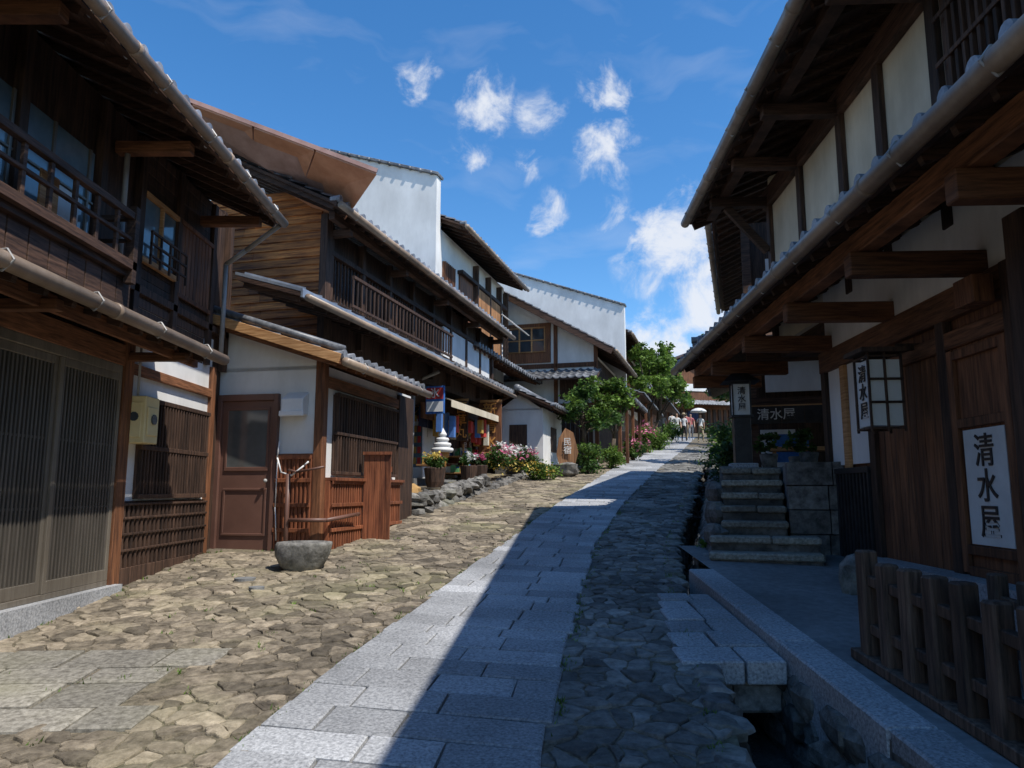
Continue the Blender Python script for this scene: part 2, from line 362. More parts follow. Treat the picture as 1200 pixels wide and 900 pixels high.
def path():
    m=M('granite_path','granite');y=.9;dl=.17
    def line(y,t):
        yl=y+dl*.9;yr=y-dl*.9
        a=(itp(PL,yl),yl);b=(itp(PR,yr),yr)
        return (a[0]+(b[0]-a[0])*t,a[1]+(b[1]-a[1])*t)
    while y<50:
        hgt=R.uniform(.20,.33)
        cuts=[0];t=R.uniform(.15,.42)
        while t<.85: cuts.append(t);t+=R.uniform(.24,.46)
        if len(cuts)==1:cuts.append(.5)
        cuts.append(1)
        e=R.uniform(-.03,.02);e2=R.uniform(-.02,.03)
        for a,b in zip(cuts,cuts[1:]):
            A=line(y,a);B=line(y,b);C=line(y+hgt,b);D=line(y+hgt,a)
            if a==0:A=(A[0]+e,A[1]);D=(D[0]+e,D[1])
            if b==1:B=(B[0]+e2,B[1]);C=(C[0]+e2,C[1])
            slabquad(m,A,B,C,D,R.uniform(.022,.028))
        y+=hgt
    mkobj('granite_path',m)
    m=M('granite_doorstep_paving','granitet')
    rows=[3.8,4.12,4.5,4.78,5.15]
    for a,b in zip(rows,rows[1:]):
        xs=[-3.7]
        end=-1.95-R.uniform(-.15,.15)
        while xs[-1]<end-.5: xs.append(xs[-1]+R.uniform(.4,.75))
        xs.append(max(end,xs[-1]+.3))
        for p,q in zip(xs,xs[1:]): slabquad(m,(p,a+.06*p+.15),(q,a+.06*q+.15),(q,b+.06*q+.15),(p,b+.06*p+.15),R.uniform(.012,.022),.010,.014)
    mkobj('granite_doorstep_paving',m)
path()
def channel():
    O=Obj('stone_drain_channel');b=O.p('channel_walls','rockd');wt=O.p('channel_water','water')
    ys=[-3+.6*i for i in range(62)]
    for y0,y1 in zip(ys,ys[1:]):
        a0,a1,c0,c1=itp(CL,y0),itp(CL,y1),itp(CR,y0),itp(CR,y1);d=.62
        b.quad((a0,y0,g(y0)-.001),(a1,y1,g(y1)-.001),(a1+.02,y1,g(y1)-d),(a0+.02,y0,g(y0)-d))
        b.quad((c0,y0,g(y0)+.05),(c1,y1,g(y1)+.05),(c1-.02,y1,g(y1)-d),(c0-.02,y0,g(y0)-d))
        wt.quad((a0,y0,g(y0)-d+.03),(c0,y0,g(y0)-d+.03),(c1,y1,g(y1)-d+.03),(a1,y1,g(y1)-d+.03))
    st=O.p('channel_stones','rockd')
    y=1.0
    while y<30:
        L=R.uniform(.2,.42) if y<14 else .7
        for lv in range(3):
            for side in (0,1):
                x=itp(CL,y) if side==0 else itp(CR,y)
                st.rock((x+(-.02 if side==0 else .02)+R.uniform(-.02,.02),y+R.uniform(-.05,.05),g(y)-.12-lv*.19),.075,L*.5,.095,8,5)
        y+=L*.92
    y=1.2
    while y<30:
        L=R.uniform(.25,.45); x=itp(CL,y)-.06
        if not 4.8<y<6.8: O.p('channel_edge_stones','rock').rock((x,y,g(y)-.03),.1,L*.52,.055,9,5,.12,boxy=.8)
        if y>8.2: O.p('channel_edge_stones','rock').rock((itp(CR,y)+.08,y,g(y)+.0),.12,L*.52,.09,9,5,.2,boxy=.8)
        y+=L
    O.done()
    O=Obj('granite_kerb');m=O.p('kerb','granite',bevel=.012);y=-2.5
    while y<7.4:
        L=min(R.uniform(.9,1.5),7.6-y);x=1.74+.012*R.random()
        y2=y+L-.01
        m.hexa([(xx,yy,g(yy)+zz) for yy in(y,y2) for xx in(x,x+.25) for zz in(-.55,.1)]); y+=L
    O.done()
    O=Obj('granite_slab_bridge');m=O.p('slabs','granite',bevel=.01)
    y=4.85
    for L in(.33,.36,.31,.35,.30,.24):
        if y+L<6.8:
            a=itp(CL,y)-.2;f=R.uniform(.35,.65)
            for x0,x1 in((a,a+(1.73-a)*f-.008),(a+(1.73-a)*f+.008,1.73)):
                h=R.uniform(.022,.036)
                m.hexa([(xx,yy,g(yy)+zz) for yy in(y,y+L-.014) for xx in(x0,x1) for zz in(-.12,h)])
        y+=L
    s=O.p('abutment_stones','rock',bevel=.02)
    for x0,x1 in((1.1,1.42),(1.43,1.74)): s.hexa([(xx,yy,g(4.95)-.14+zz) for yy in(4.97,5.3) for xx in(x0,x1) for zz in(-.19,0)])
    O.done()
    m=M('walkway','concrete')
    for i in range(24):
        y0=-3+i*.5;y1=y0+.5
        m.quad((1.98,y0,g(y0)+.085),(4.2,y0,g(y0)+.085),(4.2,y1,g(y1)+.085),(1.98,y1,g(y1)+.085))
    mkobj('walkway',m)
channel()

# ---------------------------------------------------------------- left house A
def houseA():
    O=Obj('wooden_townhouse');F=Fr(-3.7,0,0)
    O.p('walls','wdark').box(F,-4,9.35,-4.5,-.03,-.6,5.05)
    pw=O.p('plaster_panels','plaster')
    pw.box(F,7.02,9.0,-.03,0,.7,3.35)
    b=O.p('posts','wbrown',bevel=.006);bh=O.p('beams','wbrownh',bevel=.006)
    b.box(F,6.86,7.02,-.03,.07,.3,2.95); b.box(F,4.85,4.97,-.03,.06,.3,2.95); b.box(F,8.93,9.04,-.03,.05,.3,3.0)
    bh.box(F,-4,6.86,-.03,.06,2.66,2.86); bh.box(F,7.04,8.93,0,.05,2.62,2.72)
    O.p('door_sill','granite').box(F,-3,6.95,-.05,.14,.2,.655)
    dr=O.p('sliding_door_frame','alul',bevel=.004);ds=O.p('sliding_door_slats','alu');dg=O.p('sliding_door_glass','glass')
    dg.box(F,2.9,6.84,-.03,-.0,.66,2.64)
    dr.box(F,2.9,6.84,-.0,.055,2.58,2.66);dr.box(F,2.9,6.84,0,.055,.655,.70)
    for k,(a,c) in enumerate(((2.95,3.9),(3.9,4.84),(4.97,5.9),(5.9,6.84))):
        w=.0+(.02 if k%2 else .0)
        for p,q in((a,a+.05),(c-.05,c)): dr.box(F,p,q,w+.002,w+.035,.70,2.58)
        dr.box(F,a+.05,c-.05,w+.002,w+.034,.70,.80);dr.box(F,a+.05,c-.05,w+.002,w+.034,2.51,2.58)
        n=18
        for i in range(n):
            x=a+.07+(c-a-.14)*i/(n-1); ds.box(F,x-.011,x+.011,w+.004,w+.028,.80,2.51)
        for z in(1.35,1.9): ds.box(F,a+.06,c-.06,w+.006,w+.02,z,z+.02)
    l=O.p('lattice_window','wdark',bevel=.003)
    l.box(F,7.28,8.85,0,.03,1.42,2.42)
    for z in(1.42,1.9,2.38): l.box(F,7.26,8.87,.03,.075,z,z+.045)
    for i in range(24):
        x=7.3+1.53*i/23; l.box(F,x-.014,x+.014,.03,.068,1.46,2.38)
    s=O.p('wainscot','wdark',bevel=.003);s.box(F,7.02,8.93,0,.03,.5,1.4)
    s.box(F,7.02,8.93,.03,.06,.62,.78)
    for i in range(22):
        x=7.06+1.84*i/21; s.box(F,x-.018,x+.018,.03,.055,.78,1.38)
    for z in(.93,1.08,1.23,1.36): s.box(F,7.02,8.93,.055,.07,z,z+.022)
    mb=O.p('meter_box','creambox',bevel=.015);mb.box(F,7.03,7.3,.0,.2,1.95,2.40);mb.box(F,7.06,7.27,.2,.215,2.02,2.3)
    mb.box(F,7.015,7.03,.03,.17,2.0,2.34)
    O.p('meter_window','glass').cyl(F.P(7.165,.214,2.18),F.P(7.165,.23,2.18),.05)
    O.p('meter_window','glass').cyl(F.P(7.016,.1,2.2),F.P(7.008,.1,2.2),.045)
    O.p('conduit','pipe').tube([F.P(7.1,.08,2.40),F.P(7.1,.08,2.75),F.P(7.2,.03,2.9)],.012)
    u=O.p('upper_boards','wdark',bevel=.003)
    for i in range(46):
        x=-2+.24*i
        if x<6.4: u.box(F,x,x+.225,0-.03,.012,3.0,3.45)
    u.box(F,-4,9.35,-.03,.05,3.42,3.5)
    for x in (4.2,5.15,6.25,6.95,7.78,8.72,9.25): u.box(F,x,x+.1,-.03,.05,3.0,5.0)
    for i in range(20): u.box(F,7.05,8.7,-.03,.006+.004*(i%2),3.0+.1*i,3.095+.1*i)
    gl=O.p('upper_window_glass','glassb'); gl.box(F,-2,6.2,-.03,.005,3.5,4.45)
    wf=O.p('upper_window_frames','alul',bevel=.002)
    for x in(3.4,3.9,4.6,5.1,5.6,6.1): wf.box(F,x,x+.03,.005,.025,3.5,4.45)
    wf.box(F,-2,6.2,.005,.022,3.98,4.0)
    cu=O.p('window_curtains','paper')
    for x in(2.6,3.45,4.65,5.62): cu.box(F,x,x+.4,.006,.009,3.52,3.97)
    cl=O.p('hanging_laundry','wtan')
    for x in(3.1,4.3,5.2): cl.box(F,x,x+.22,.2,.215,3.55,3.87)
    ww=O.p('side_window','glassb');ww.box(F,7.07,7.76,-.03,.02,3.8,4.42)
    wk=O.p('side_window_frame','wtan',bevel=.003)
    for p,q,z0,z1 in((7.05,7.78,4.42,4.47),(7.05,7.78,3.74,3.8),(7.4,7.43,3.8,4.42)): wk.box(F,p,q,.02,.06,z0,z1)
    rl=O.p('window_rails','wdark')
    for z in(3.78,3.9,4.02): rl.box(F,7.0,7.8,.14,.165,z,z+.02)
    for x in(7.0,7.2,7.4,7.6,7.78): rl.box(F,x,x+.02,.142,.163,3.7,4.03)
    sh=O.p('shutter','wbrown',bevel=.003)
    for i in range(9): sh.box(F,7.9+i*.09,7.98+i*.09,0,.035,3.62,4.45)
    for z in(3.6,4.43): sh.box(F,7.85,8.74,.035,.055,z,z+.05)
    r=O.p('balcony_railing','wdarkh',bevel=.003)
    r.box(F,-2,6.35,.3,.36,3.88,3.94);r.box(F,-2,6.35,.31,.35,3.68,3.71);r.box(F,-2,6.35,.29,.37,3.42,3.5)
    r.box(F,-2,6.35,0,.32,3.36,3.42)
    for i in range(28):
        x=-1.9+.305*i; r.box(F,x,x+.04,.315,.345,3.5,3.88)
    for x in(2.3,4.3,6.28): r.box(F,x,x+.07,.29,.37,3.3,4.0)
    r.box(F,6.3,6.35,0,.3,3.88,3.93); r.box(F,6.3,6.34,0,.3,3.68,3.71)
    for i in range(36):
        x=-2+.235*i; r.box(F,x,x+.22,.25,.275,2.98,3.36)
    eave(O,F,-3,7.45,.65,-.02,2.84,.28,.32,gut='gutter',tile=False,sheet='sheet')
    for x in(3.2,4.9,6.9): bh.box(F,x,x+.09,.06,.6,2.72,2.80)
    O.p('fascia_board','wbrownh').box(F,-3,7.45,.45,.49,2.74,2.86)
    eave(O,F,-4,8.75,.78,-2.9,4.78,.45,.33,gut='gutter')
    O.p('verge','wdarkh',bevel=.004).beam(F.P(8.74,.8,4.80),F.P(8.74,-2.9,4.80+3.7*.45),.05,.2)
    O.p('gable','wdark').poly([F.P(9.2,-.03,4.9),F.P(9.2,-2.9,4.9),F.P(9.2,-2.9,6.2),F.P(9.2,-.03,5.1)],.1,F.D(1,0))
    slab(O.p('roof_deck','wdarkh'),F.P(-4,-2.9,6.45),F.P(8.75,-2.9,6.45),F.D(0,-1),3.5,-.45,0,.08)
    for x in(.5,2.5,4.5,6.5,8.4): bh.box(F,x,x+.11,0,.7,4.62,4.73)
    pp=O.p('down_pipe','pipe',True)
    pp.tube([F.P(8.7,.85,4.72),F.P(8.85,.4,4.45),F.P(8.95,.12,4.3),F.P(8.95,.12,3.1)],.03)
    pp.tube([F.P(6.55,.1,4.7),F.P(6.55,.1,4.0),F.P(6.5,.13,3.6),F.P(6.62,.13,3.1)],.025)
    O.done()
houseA()

# ---------------------------------------------------------------- annex
def annex():
    O=Obj('plaster_annex_house');F=Fr(-2.35,9.1,12)
    O.p('walls','plaster').box(F,0,3.2,-1.75,0,-.2,3.05)
    O.p('gable_plaster','plaster').poly([F.P(0,0,3.0),F.P(0,-1.7,3.0),F.P(0,-1.7,3.66),F.P(0,0,3.12)],.1,F.D(1,0))
    wb=O.p('corner_posts','wbrown',bevel=.005)
    wb.box(F,-.04,.08,-.08,.04,.5,3.1)
    bh=O.p('beams','wbrownh',bevel=.005)
    bh.box(F,.08,3.1,.0,.04,2.78,2.92)
    d=O.p('door','door',bevel=.004);d.box(F,-.03,-.005,-1.34,-.62,.7,2.62)
    fr=O.p('door_frame','door',bevel=.004)
    for a,b in((-1.40,-1.34),(-.62,-.56)): fr.box(F,-.07,-.005,a,b,.62,2.7)
    fr.box(F,-.07,-.005,-1.34,-.62,2.62,2.7)
    fr.box(F,-.045,-.03,-1.28,-.68,1.74,1.79);fr.box(F,-.045,-.03,-1.28,-.68,2.50,2.54);fr.box(F,-.045,-.03,-1.28,-.68,.95,.98);fr.box(F,-.045,-.03,-1.28,-.68,1.5,1.53)
    for a in(-1.28,-.71):fr.box(F,-.044,-.031,a,a+.03,.98,1.5);fr.box(F,-.044,-.031,a,a+.03,1.79,2.5)
    O.p('door_glass','glassg').box(F,-.037,-.031,-1.25,-.71,1.79,2.5)
    O.p('door_knob','pipe',True).rock(F.P(-.08,-.68,1.62),.025,.025,.025,rough=0,boxy=0)
    O.p('door_step','concrete',bevel=.01).box(F,-.35,-.01,-1.42,-.5,.3,.69)
    v=O.p('vent_hood','white',bevel=.01)
    v.hexa([F.P(u,w,z) for u,zz in((-.16,0),(-.002,0)) for w in(-.47,-.18) for z in(2.42,2.62 if u<-.1 else 2.72)])
    v.box(F,-.18,-.16,-.49,-.16,2.40,2.47)
    l=O.p('wood_lattice','wred',bevel=.003)
    l.box(F,-.035,-.003,-.56,-.08,.5,1.95)
    for i in range(9): l.box(F,-.065,-.035,-.55+i*.055,-.525+i*.055,.75,1.88)
    for z in(.68,1.0,1.3,1.6,1.88): l.box(F,-.08,-.066,-.56,-.08,z,z+.05)
    l.box(F,.08,2.5,.0,.1,.5,1.62)
    for i in range(34): l.box(F,.1+i*.07,.13+i*.07,.1,.13,.75,1.6)
    for z in(.66,1.0,1.3,1.58): l.box(F,.08,2.5,.13,.15,z,z+.045)
    l.box(F,.08,2.5,-.0,.18,1.62,1.66)
    w=O.p('lattice_window','wdark',bevel=.003)
    w.box(F,.3,2.4,0,.03,1.72,2.72)
    for i in range(26): w.box(F,.32+i*.081,.345+i*.081,.03,.08,1.72,2.72)
    for z in(1.7,2.2,2.7): w.box(F,.28,2.42,.03,.09,z,z+.04)
    w.box(F,2.55,3.2,0,.05,.5,3.0)
    u0,u1=-.38,2.75
    eave(O,F,u0,u1,.36,-1.75,3.03,.33,.3,gut='gutter',tw=.24,under='wbrownh')
    O.p('verge_board','wtan',bevel=.004).beam(F.P(u0,.40,3.05),F.P(u0,-1.75,3.05+2.15*.33),.035,.12)
    O.p('verge_tiles','tile',True).cyl(F.P(u0+.05,.42,3.17),F.P(u0+.05,-1.75,3.17+2.17*.33),.05)
    O.p('ridge_tiles','tile',True).cyl(F.P(u0,-1.75,3.85),F.P(u1,-1.75,3.85),.09)
    O.p('back_wall','wdark').box(F,.1,3.2,-2.4,-1.76,0,3.7)
    pp=O.p('pipes','door',True)
    pp.tube([F.P(-.14,-.34,.65),F.P(-.14,-.34,1.7)],.03)
    pp.tube([F.P(-.14,-.34,1.75),F.P(-.2,-.2,1.72),F.P(-.2,.15,1.78)],.014)
    pp.tube([F.P(-.16,-.3,1.15),F.P(-.1,.16,1.15),F.P(.7,.22,1.2)],.025)
    h=O.p('hose','white',True)
    h.tube([F.P(-.10,-.5,2.1),F.P(-.10,-.52,1.9),F.P(-.12,-.45,1.72),F.P(-.14,-.3,1.68),F.P(-.12,-.15,1.8),F.P(-.1,-.1,1.85)],.010)
    h.tube([F.P(-.08,-.53,2.0),F.P(-.08,-.53,1.3),F.P(-.08,-.5,.9)],.007)
    O.done()
    O=Obj('wooden_fence');Ff=Fr(-2.0,10.05,6);m=O.p('boards','wred',bevel=.003)
    for i in range(5): m.box(Ff,0,.025,0+i*.075,.07+i*.075,.6,1.98)
    O.p('rails','wred').box(Ff,.025,.06,0,.375,1.75,1.82)
    O.p('rails','wred').box(Ff,-.03,0,-.01,.385,1.98,2.02)
    O.done()
    O=Obj('stone_water_basin');m=O.p('basin','rock',True);c=Vector((-2.2,8.0,0));n=20;vs=[];fs=[]
    prof=[(.16,0),(.21,.06),(.255,.17),(.27,.27),(.262,.30),(.215,.305),(.2,.27),(.16,.2),(.05,.18)]
    for r,z in prof:
        for k in range(n):
            a=2*math.pi*k/n;d=Vector((math.cos(a),math.sin(a),z*3));rr=r*(1+.2*noise.noise(d*1.5))
            vs.append((c.x+rr*1.12*math.cos(a),c.y+rr*.9*math.sin(a),g(8)-.02+z))
    for i in range(len(prof)-1):
        for k in range(n): fs.append((i*n+k,i*n+(k+1)%n,(i+1)*n+(k+1)%n,(i+1)*n+k))
    fs.append(tuple((len(prof)-1)*n+k for k in range(n)));m.add(vs,fs)
    O.p('water','water').cyl((c.x,c.y,g(8)+.2),(c.x,c.y,g(8)+.24),.2,.2,20)
    O.done()
annex()

# ---------------------------------------------------------------- shop house C
def houseC():
    O=Obj('wooden_shop_house');F=Fr(-2.85,10.9,14.9);fl=1.75
    O.p('upper_walls','wdark').box(F,.0,9,-5,-.06,3.7,5.6)
    O.p('lower_back_walls','wdark').box(F,.0,4.2,-5,-2.45,.5,3.7)
    lw=O.p('lower_walls','wdarkh',bevel=.003)
    lw.box(F,4.22,4.4,-4,-.35,1.0,3.7); lw.box(F,8.7,8.9,-4,-.35,1.2,3.7); lw.box(F,4.4,8.7,-3.2,-3.0,1.2,3.7)
    for i in range(14): lw.box(F,4.17,4.22,-2.2,-.33,1.45+i*.16,1.60+i*.16)
    O.p('floor','concrete').box(F,4.4,8.7,-3,-.3,1.3,fl)
    lw.box(F,4.4,8.7,-.45,-.33,3.3,3.7)
    cb=O.p('clapboard_gable','worange',bevel=.004)
    zz=3.3
    while zz<6.1:
        h=.135; right=-.06
        cuts=[-2.9,-2.9+R.uniform(.7,1.9),right]
        for left,rt in zip(cuts,cuts[1:]):
            vs=[]
            for a in (0,1):
                for w in(left,rt-.003):
                    for k in(0,1):
                        vs.append(F.P((-.035+.02*k) if a==0 else 0.0,w,zz+(h+.01)*k))
            cb.hexa(vs)
        zz+=h
    O.p('corner_post','wdark',bevel=.005).box(F,-.07,.1,-.06,.06,3.3,5.7)
    cp=O.p('gable_eave_panels','copper',bevel=.004)
    P1=Vector((-1.88,9.80,5.86));P2=Vector((-2.62,10.95,5.56));P3=Vector((-5.4,10.9,7.22));P4=Vector((-5.4,9.75,7.22))
    k=4;up=Vector((0,0,.055))
    O.p('gable_eave_backing','gutterd').poly([P1+up,P4+up,P3+up,P2+up],.02,(0,0,1))
    for i in range(k):
        a=i/k+.004;b=(i+1)/k-.004
        q=[P1.lerp(P4,a),P1.lerp(P4,b),P2.lerp(P3,b),P2.lerp(P3,a)]
        cp.poly(q,.05,(0,0,1))
    O.p('roof_edge','gutterd').beam(P1+Vector((0,0,.06)),P4+Vector((0,0,.06)),.03,.06)
    bl=O.p('upper_front','wdark',bevel=.003)
    for u in(.1,1.2,2.3,3.4,4.5,5.6,6.7,7.8,8.9): bl.box(F,u,u+.1,-.06,.04,3.8,5.6)
    bl.box(F,0,9,-.06,.05,4.3,4.4);bl.box(F,0,9,-.06,.05,5.1,5.18)
    O.p('upper_windows','glass').box(F,.2,4.5,-.06,-.035,4.4,5.1)
    for i in range(40): bl.box(F,.2+i*.11,.225+i*.11,-.035,0,4.4,5.1)
    rl=O.p('railing','wdark',bevel=.003)
    rl.box(F,.3,4.9,.3,.35,4.75,4.8);rl.box(F,.3,4.9,.3,.34,4.3,4.34);rl.box(F,.3,4.9,.0,.3,4.2,4.26)
    for i in range(31): rl.box(F,.3+i*.15,.33+i*.15,.31,.335,4.34,4.75)
    O.p('white_panel','plaster').box(F,5.2,8.7,-.06,.01,4.42,5.08)
    eave(O,F,-.6,9.2,.45,-3.2,5.6,.5,.33,gut='gutter',under='wdarkh')
    O.p('eave_beam','wdarkh',bevel=.004).box(F,-.3,9,.2,.3,5.5,5.62)
    for u in(.1,2.3,4.5,6.7,8.8): O.p('eave_brackets','wdarkh',bevel=.004).box(F,u,u+.1,.04,.35,5.38,5.49)
    n=F.D(0,-1);e0=F.P(-1.5,.5,4.0);e1=F.P(9.1,.5,4.0)
    slab(O.p('pent_roof_sheet','metal'),F.P(-1.5,.52,4.0),F.P(4.4,.52,4.0),n,1.0,.3,.06,.1)
    for i in range(14): O.p('pent_seams','metal').beam(F.P(-1.4+i*.43,.52,4.12),F.P(-1.4+i*.43,-.4,4.12+.28),.02,.03)
    O.p('pent_edge','metal').beam(F.P(-1.5,.53,4.04),F.P(4.4,.53,4.04),.03,.12)
    slab(O.p('pent_deck','wdarkh'),e0,e1,n,.95,.3,0,.055)
    rafters(O.p('rafters','wdarkh'),e0,e1,n,.9,.3,-.036,.35)
    tiles(O.p('roof_tiles','tile',True),F.P(4.42,.55,4.05),F.P(9.1,.55,4.05),n,1.0,.3,caps=O.p('tile_end_caps','tilel'))
    O.p('gutter','gutter',True).cyl(F.P(-1.5,.62,3.97),F.P(9.1,.62,3.97),.05)
    O.p('tall_down_pipe','pipe',True).tube([F.P(4.2,.3,3.9),F.P(4.2,-.25,3.7),F.P(4.2,-.28,1.6)],.035)
    sh=O.p('shelves','wtan',bevel=.004)
    for z in(2.15,2.5,2.85): sh.box(F,4.6,6.6,-2.9,-2.4,z,z+.03)
    for z in(1.9,2.3): sh.box(F,7.0,8.5,-1.0,-.1,z,z+.03)
    for u in(7.0,8.46):
        for w in(-1.0,-.14): sh.box(F,u,u+.04,w,w+.04,1.6,2.6)
    sh.box(F,4.5,5.1,-.3,.15,2.0,2.04)
    for k,mm in enumerate(BOT):
        M_=O.p('goods_%d'%k,mm,bevel=.004)
        for j in range(22):
            u=R.uniform(4.6,6.5);z=R.choice((2.18,2.53,2.88));M_.box(F,u,u+R.uniform(.05,.14),-2.6,-2.45,z,z+R.uniform(.1,.26))
            u=R.uniform(7,8.4);z=R.choice((1.93,2.33));w=R.uniform(-.95,-.2);M_.box(F,u,u+.1,w,w+.1,z,z+R.uniform(.08,.22))
        for j in range(6):
            if k in(0,1,3,4):
                u=R.uniform(4.5,8.2);w=R.uniform(-.3,.2);M_.box(F,u,u+R.uniform(.08,.2),w,w+.12,3.0-R.uniform(.1,.4),3.05+R.uniform(0,.2))
        for j in range(3):
            u=4.52+R.uniform(0,.45);w=R.uniform(-.28,.05);M_.box(F,u,u+.09,w,w+.09,2.04,2.04+R.uniform(.1,.2))
    fz=O.p('drinks_fridge','white',bevel=.02);fz.box(F,5.2,5.9,-1.0,-.42,fl,3.05)
    O.p('fridge_glass','glassb').box(F,5.195,5.2,-.97,-.45,fl+.25,2.9)
    for r_ in range(5):
        for c_ in range(5): O.p('fridge_items_%d'%(c_%3),BOT[c_%3]).box(F,5.18,5.195,-.95+c_*.1,-.88+c_*.1,fl+.32+r_*.23,fl+.46+r_*.23)
    sb=O.p('sign_boards','wbrown',bevel=.006)
    for u0,u1,z0,z1 in((4.7,5.35,3.02,3.35),(7.3,7.62,2.3,3.3),(7.72,8.02,2.4,3.3)): sb.box(F,u0,u1,-.3,-.24,z0,z1)
    O.text('地酒屋',F.P(7.46,-.22,2.8),F.D(0,1),.26,'paper')
    O.text('百草丸',F.P(7.87,-.22,2.85),F.D(0,1),.24,'paper')
    sb.box(F,4.14,4.17,-1.2,-.35,3.0,3.55)
    pb=O.p('poster_boards','paper',bevel=.003)
    for w0,w1,z0,z1,k in((-1.15,-.85,2.35,2.8,0),(-.78,-.5,2.3,2.85,4),(-1.0,-.6,1.85,2.2,1)):
        pb.box(F,4.155,4.168,w0,w1,z0,z1); O.p('poster_picture_%d'%k,BOT[k]).box(F,4.148,4.155,w0+.03,w1-.03,z0+.1,z1-.04)
    nv=O.p('noren','navy')
    for i in range(4): nv.box(F,4.75+i*.55,5.25+i*.55,-.36,-.345,2.85,3.28)
    nv.box(F,4.46,4.47,-1.25,-.4,2.75,3.25)
    O.text('木曽',F.P(4.45,-.82,3.02),F.D(-1,0),.3,'orange',False)
    aw=O.p('awning','cream')
    aw.hexa([F.P(u,w,z) for u in(4.6,8.3) for w,z0 in((-.3,3.6),(.42,3.36)) for z in(z0,z0+.015)])
    aw.box(F,4.6,8.3,.42,.43,3.22,3.37)
    O.text('木曽路',F.P(6,-.33,3.07),F.D(0,1),.25,'paper',False)
    O.done()
    O=Obj('shop_projecting_sign')
    O.p('board','blue',bevel=.006).box(F,4.28,4.34,-.02,.38,3.05,3.62)
    O.p('red_band','red').box(F,4.268,4.28,.0,.36,3.35,3.58);O.p('white_band','white').box(F,4.27,4.28,.0,.36,3.09,3.3)
    O.p('bracket','black').beam(F.P(4.31,-.35,3.55),F.P(4.31,0,3.55),.02,.02)
    O.text('氷',F.P(4.262,.18,3.46),F.D(-1,0),.22,'white',False);O.done()
    O=Obj('shop_vertical_sign')
    O.p('board','wbrown',bevel=.01).box(F,8.15,8.21,-.1,.5,2.45,3.75)
    O.p('rim','wtan',bevel=.004).box(F,8.135,8.15,-.12,.52,3.72,3.79);O.p('rim','wtan').box(F,8.135,8.15,-.12,.52,2.4,2.46)
    O.text('新清水',F.P(8.13,.2,3.1),F.D(-1,0),.4,'orange');O.done()
    for u,w0,w1,tx in((6.6,-.2,.12,'百草丸'),(5.4,-.75,-.42,'木曽')):
        O=Obj('shop_vertical_sign')
        O.p('board','wdark',bevel=.01).box(F,u,u+.05,w0,w1,2.65,3.6)
        O.p('rim','wtan').box(F,u-.015,u,w0-.02,w1+.02,3.58,3.64)
        O.text(tx,F.P(u-.02,(w0+w1)/2,3.12),F.D(-1,0),.29,'orange');O.done()
    O=Obj('soft_serve_ice_cream_display');c=F.P(4.65,.22,1.72)
    O.p('stand','black').lathe(c+Vector((0,0,-.1)),[(.16,0),(.16,.04),(.03,.06),(.03,.3)],14)
    O.p('cone','orange',True).lathe(c+Vector((0,0,.15)),[(.05,0),(.10,.25),(.11,.3),(.15,.32),(.15,.4),(.13,.42)],16)
    prof=[]
    for i in range(4):
        rr=.23-.048*i
        for t in range(6):
            a=math.pi*t/6; prof.append((rr-.03+.035*math.sin(a),.56+i*.105+.105*t/6))
    prof.append((.01,1.07))
    O.p('swirl','white',True).lathe(c,prof,18);O.done()
houseC()

def terrace():
    O=Obj('stone_terrace');s=O.p('stones','rock');F=Fr(-2.85,10.9,14.9)
    O.p('terrace_floor','grit').hexa([F.P(u,w,z) for u in(1.9,12) for w in(-.9,.75) for z in(.5,1.45 if u<3 else 1.98)])
    for i in range(30):
        u=1.9+i*.34; zt=1.45+.53*(u-1.9)/10.1; zg=g(F.P(u,.8,0).y)
        z=zg
        while z<zt+.05:
            s.rock(F.P(u+R.uniform(-.06,.06),.78+R.uniform(-.03,.05),z),.17,.19*R.uniform(.8,1.4),.11*R.uniform(.8,1.4),9,6,.4,.35,.5);z+=.2
    for i in range(9): s.rock(F.P(1.85+R.uniform(-.1,.1),-.8+i*.19,g(12.5)+R.uniform(0,.25)),.14,.14,.13,9,6,.3)
    O.done()
    O=Obj('boulder');p=F.P(1.6,.45,g(12.4)+.12);O.p('b','rock').rock(p,.2,.2,.2);O.done()
    O=Obj('ochre_boulder');p=F.P(2.3,.5,1.42);O.p('b',flat('ochre_stone',(.5,.30,.11))).rock(p,.19,.19,.2);O.done()
    for (u,w,c) in((3.7,.45,'pink'),(5.4,.55,'flwhite'),(3.2,.6,'yellow'),(6.0,.6,'pink')):
        O=Obj('flower_planter');q=F.P(u,w,1.5+.05*u)
        O.p('pot','wdark',False,.004).lathe(q,[(.13,-.1),(.16,.0),(.19,.25),(.17,.26),(.16,.2)],14)
        O.p('foliage','leaf').leaves(q+Vector((0,0,.36)),(.22,.22,.13),500,.06,8)
        O.p('blooms',c).leaves(q+Vector((0,0,.44)),(.22,.22,.1),140,.06,10);O.done()
    O=Obj('flower_hedge')
    for u in(7.2,7.8,8.4,9.0,9.7):
        q=F.P(u,.7,1.95+.02*u)
        O.p('foliage','leaf').leaves(q+Vector((0,0,.2)),(.42,.36,.3),1000,.07,12)
        O.p('pink_blooms','pink').leaves(q+Vector((0,0,.3)),(.42,.4,.26),150,.07,14)
        O.p('white_blooms','flwhite').leaves(q+Vector((0,0,.36)),(.42,.4,.22),130,.07,14)
        O.p('yellow_blooms','yellow').leaves(q+Vector((0,0,.1)),(.4,.4,.26),90,.06,14)
    O.done()
terrace()

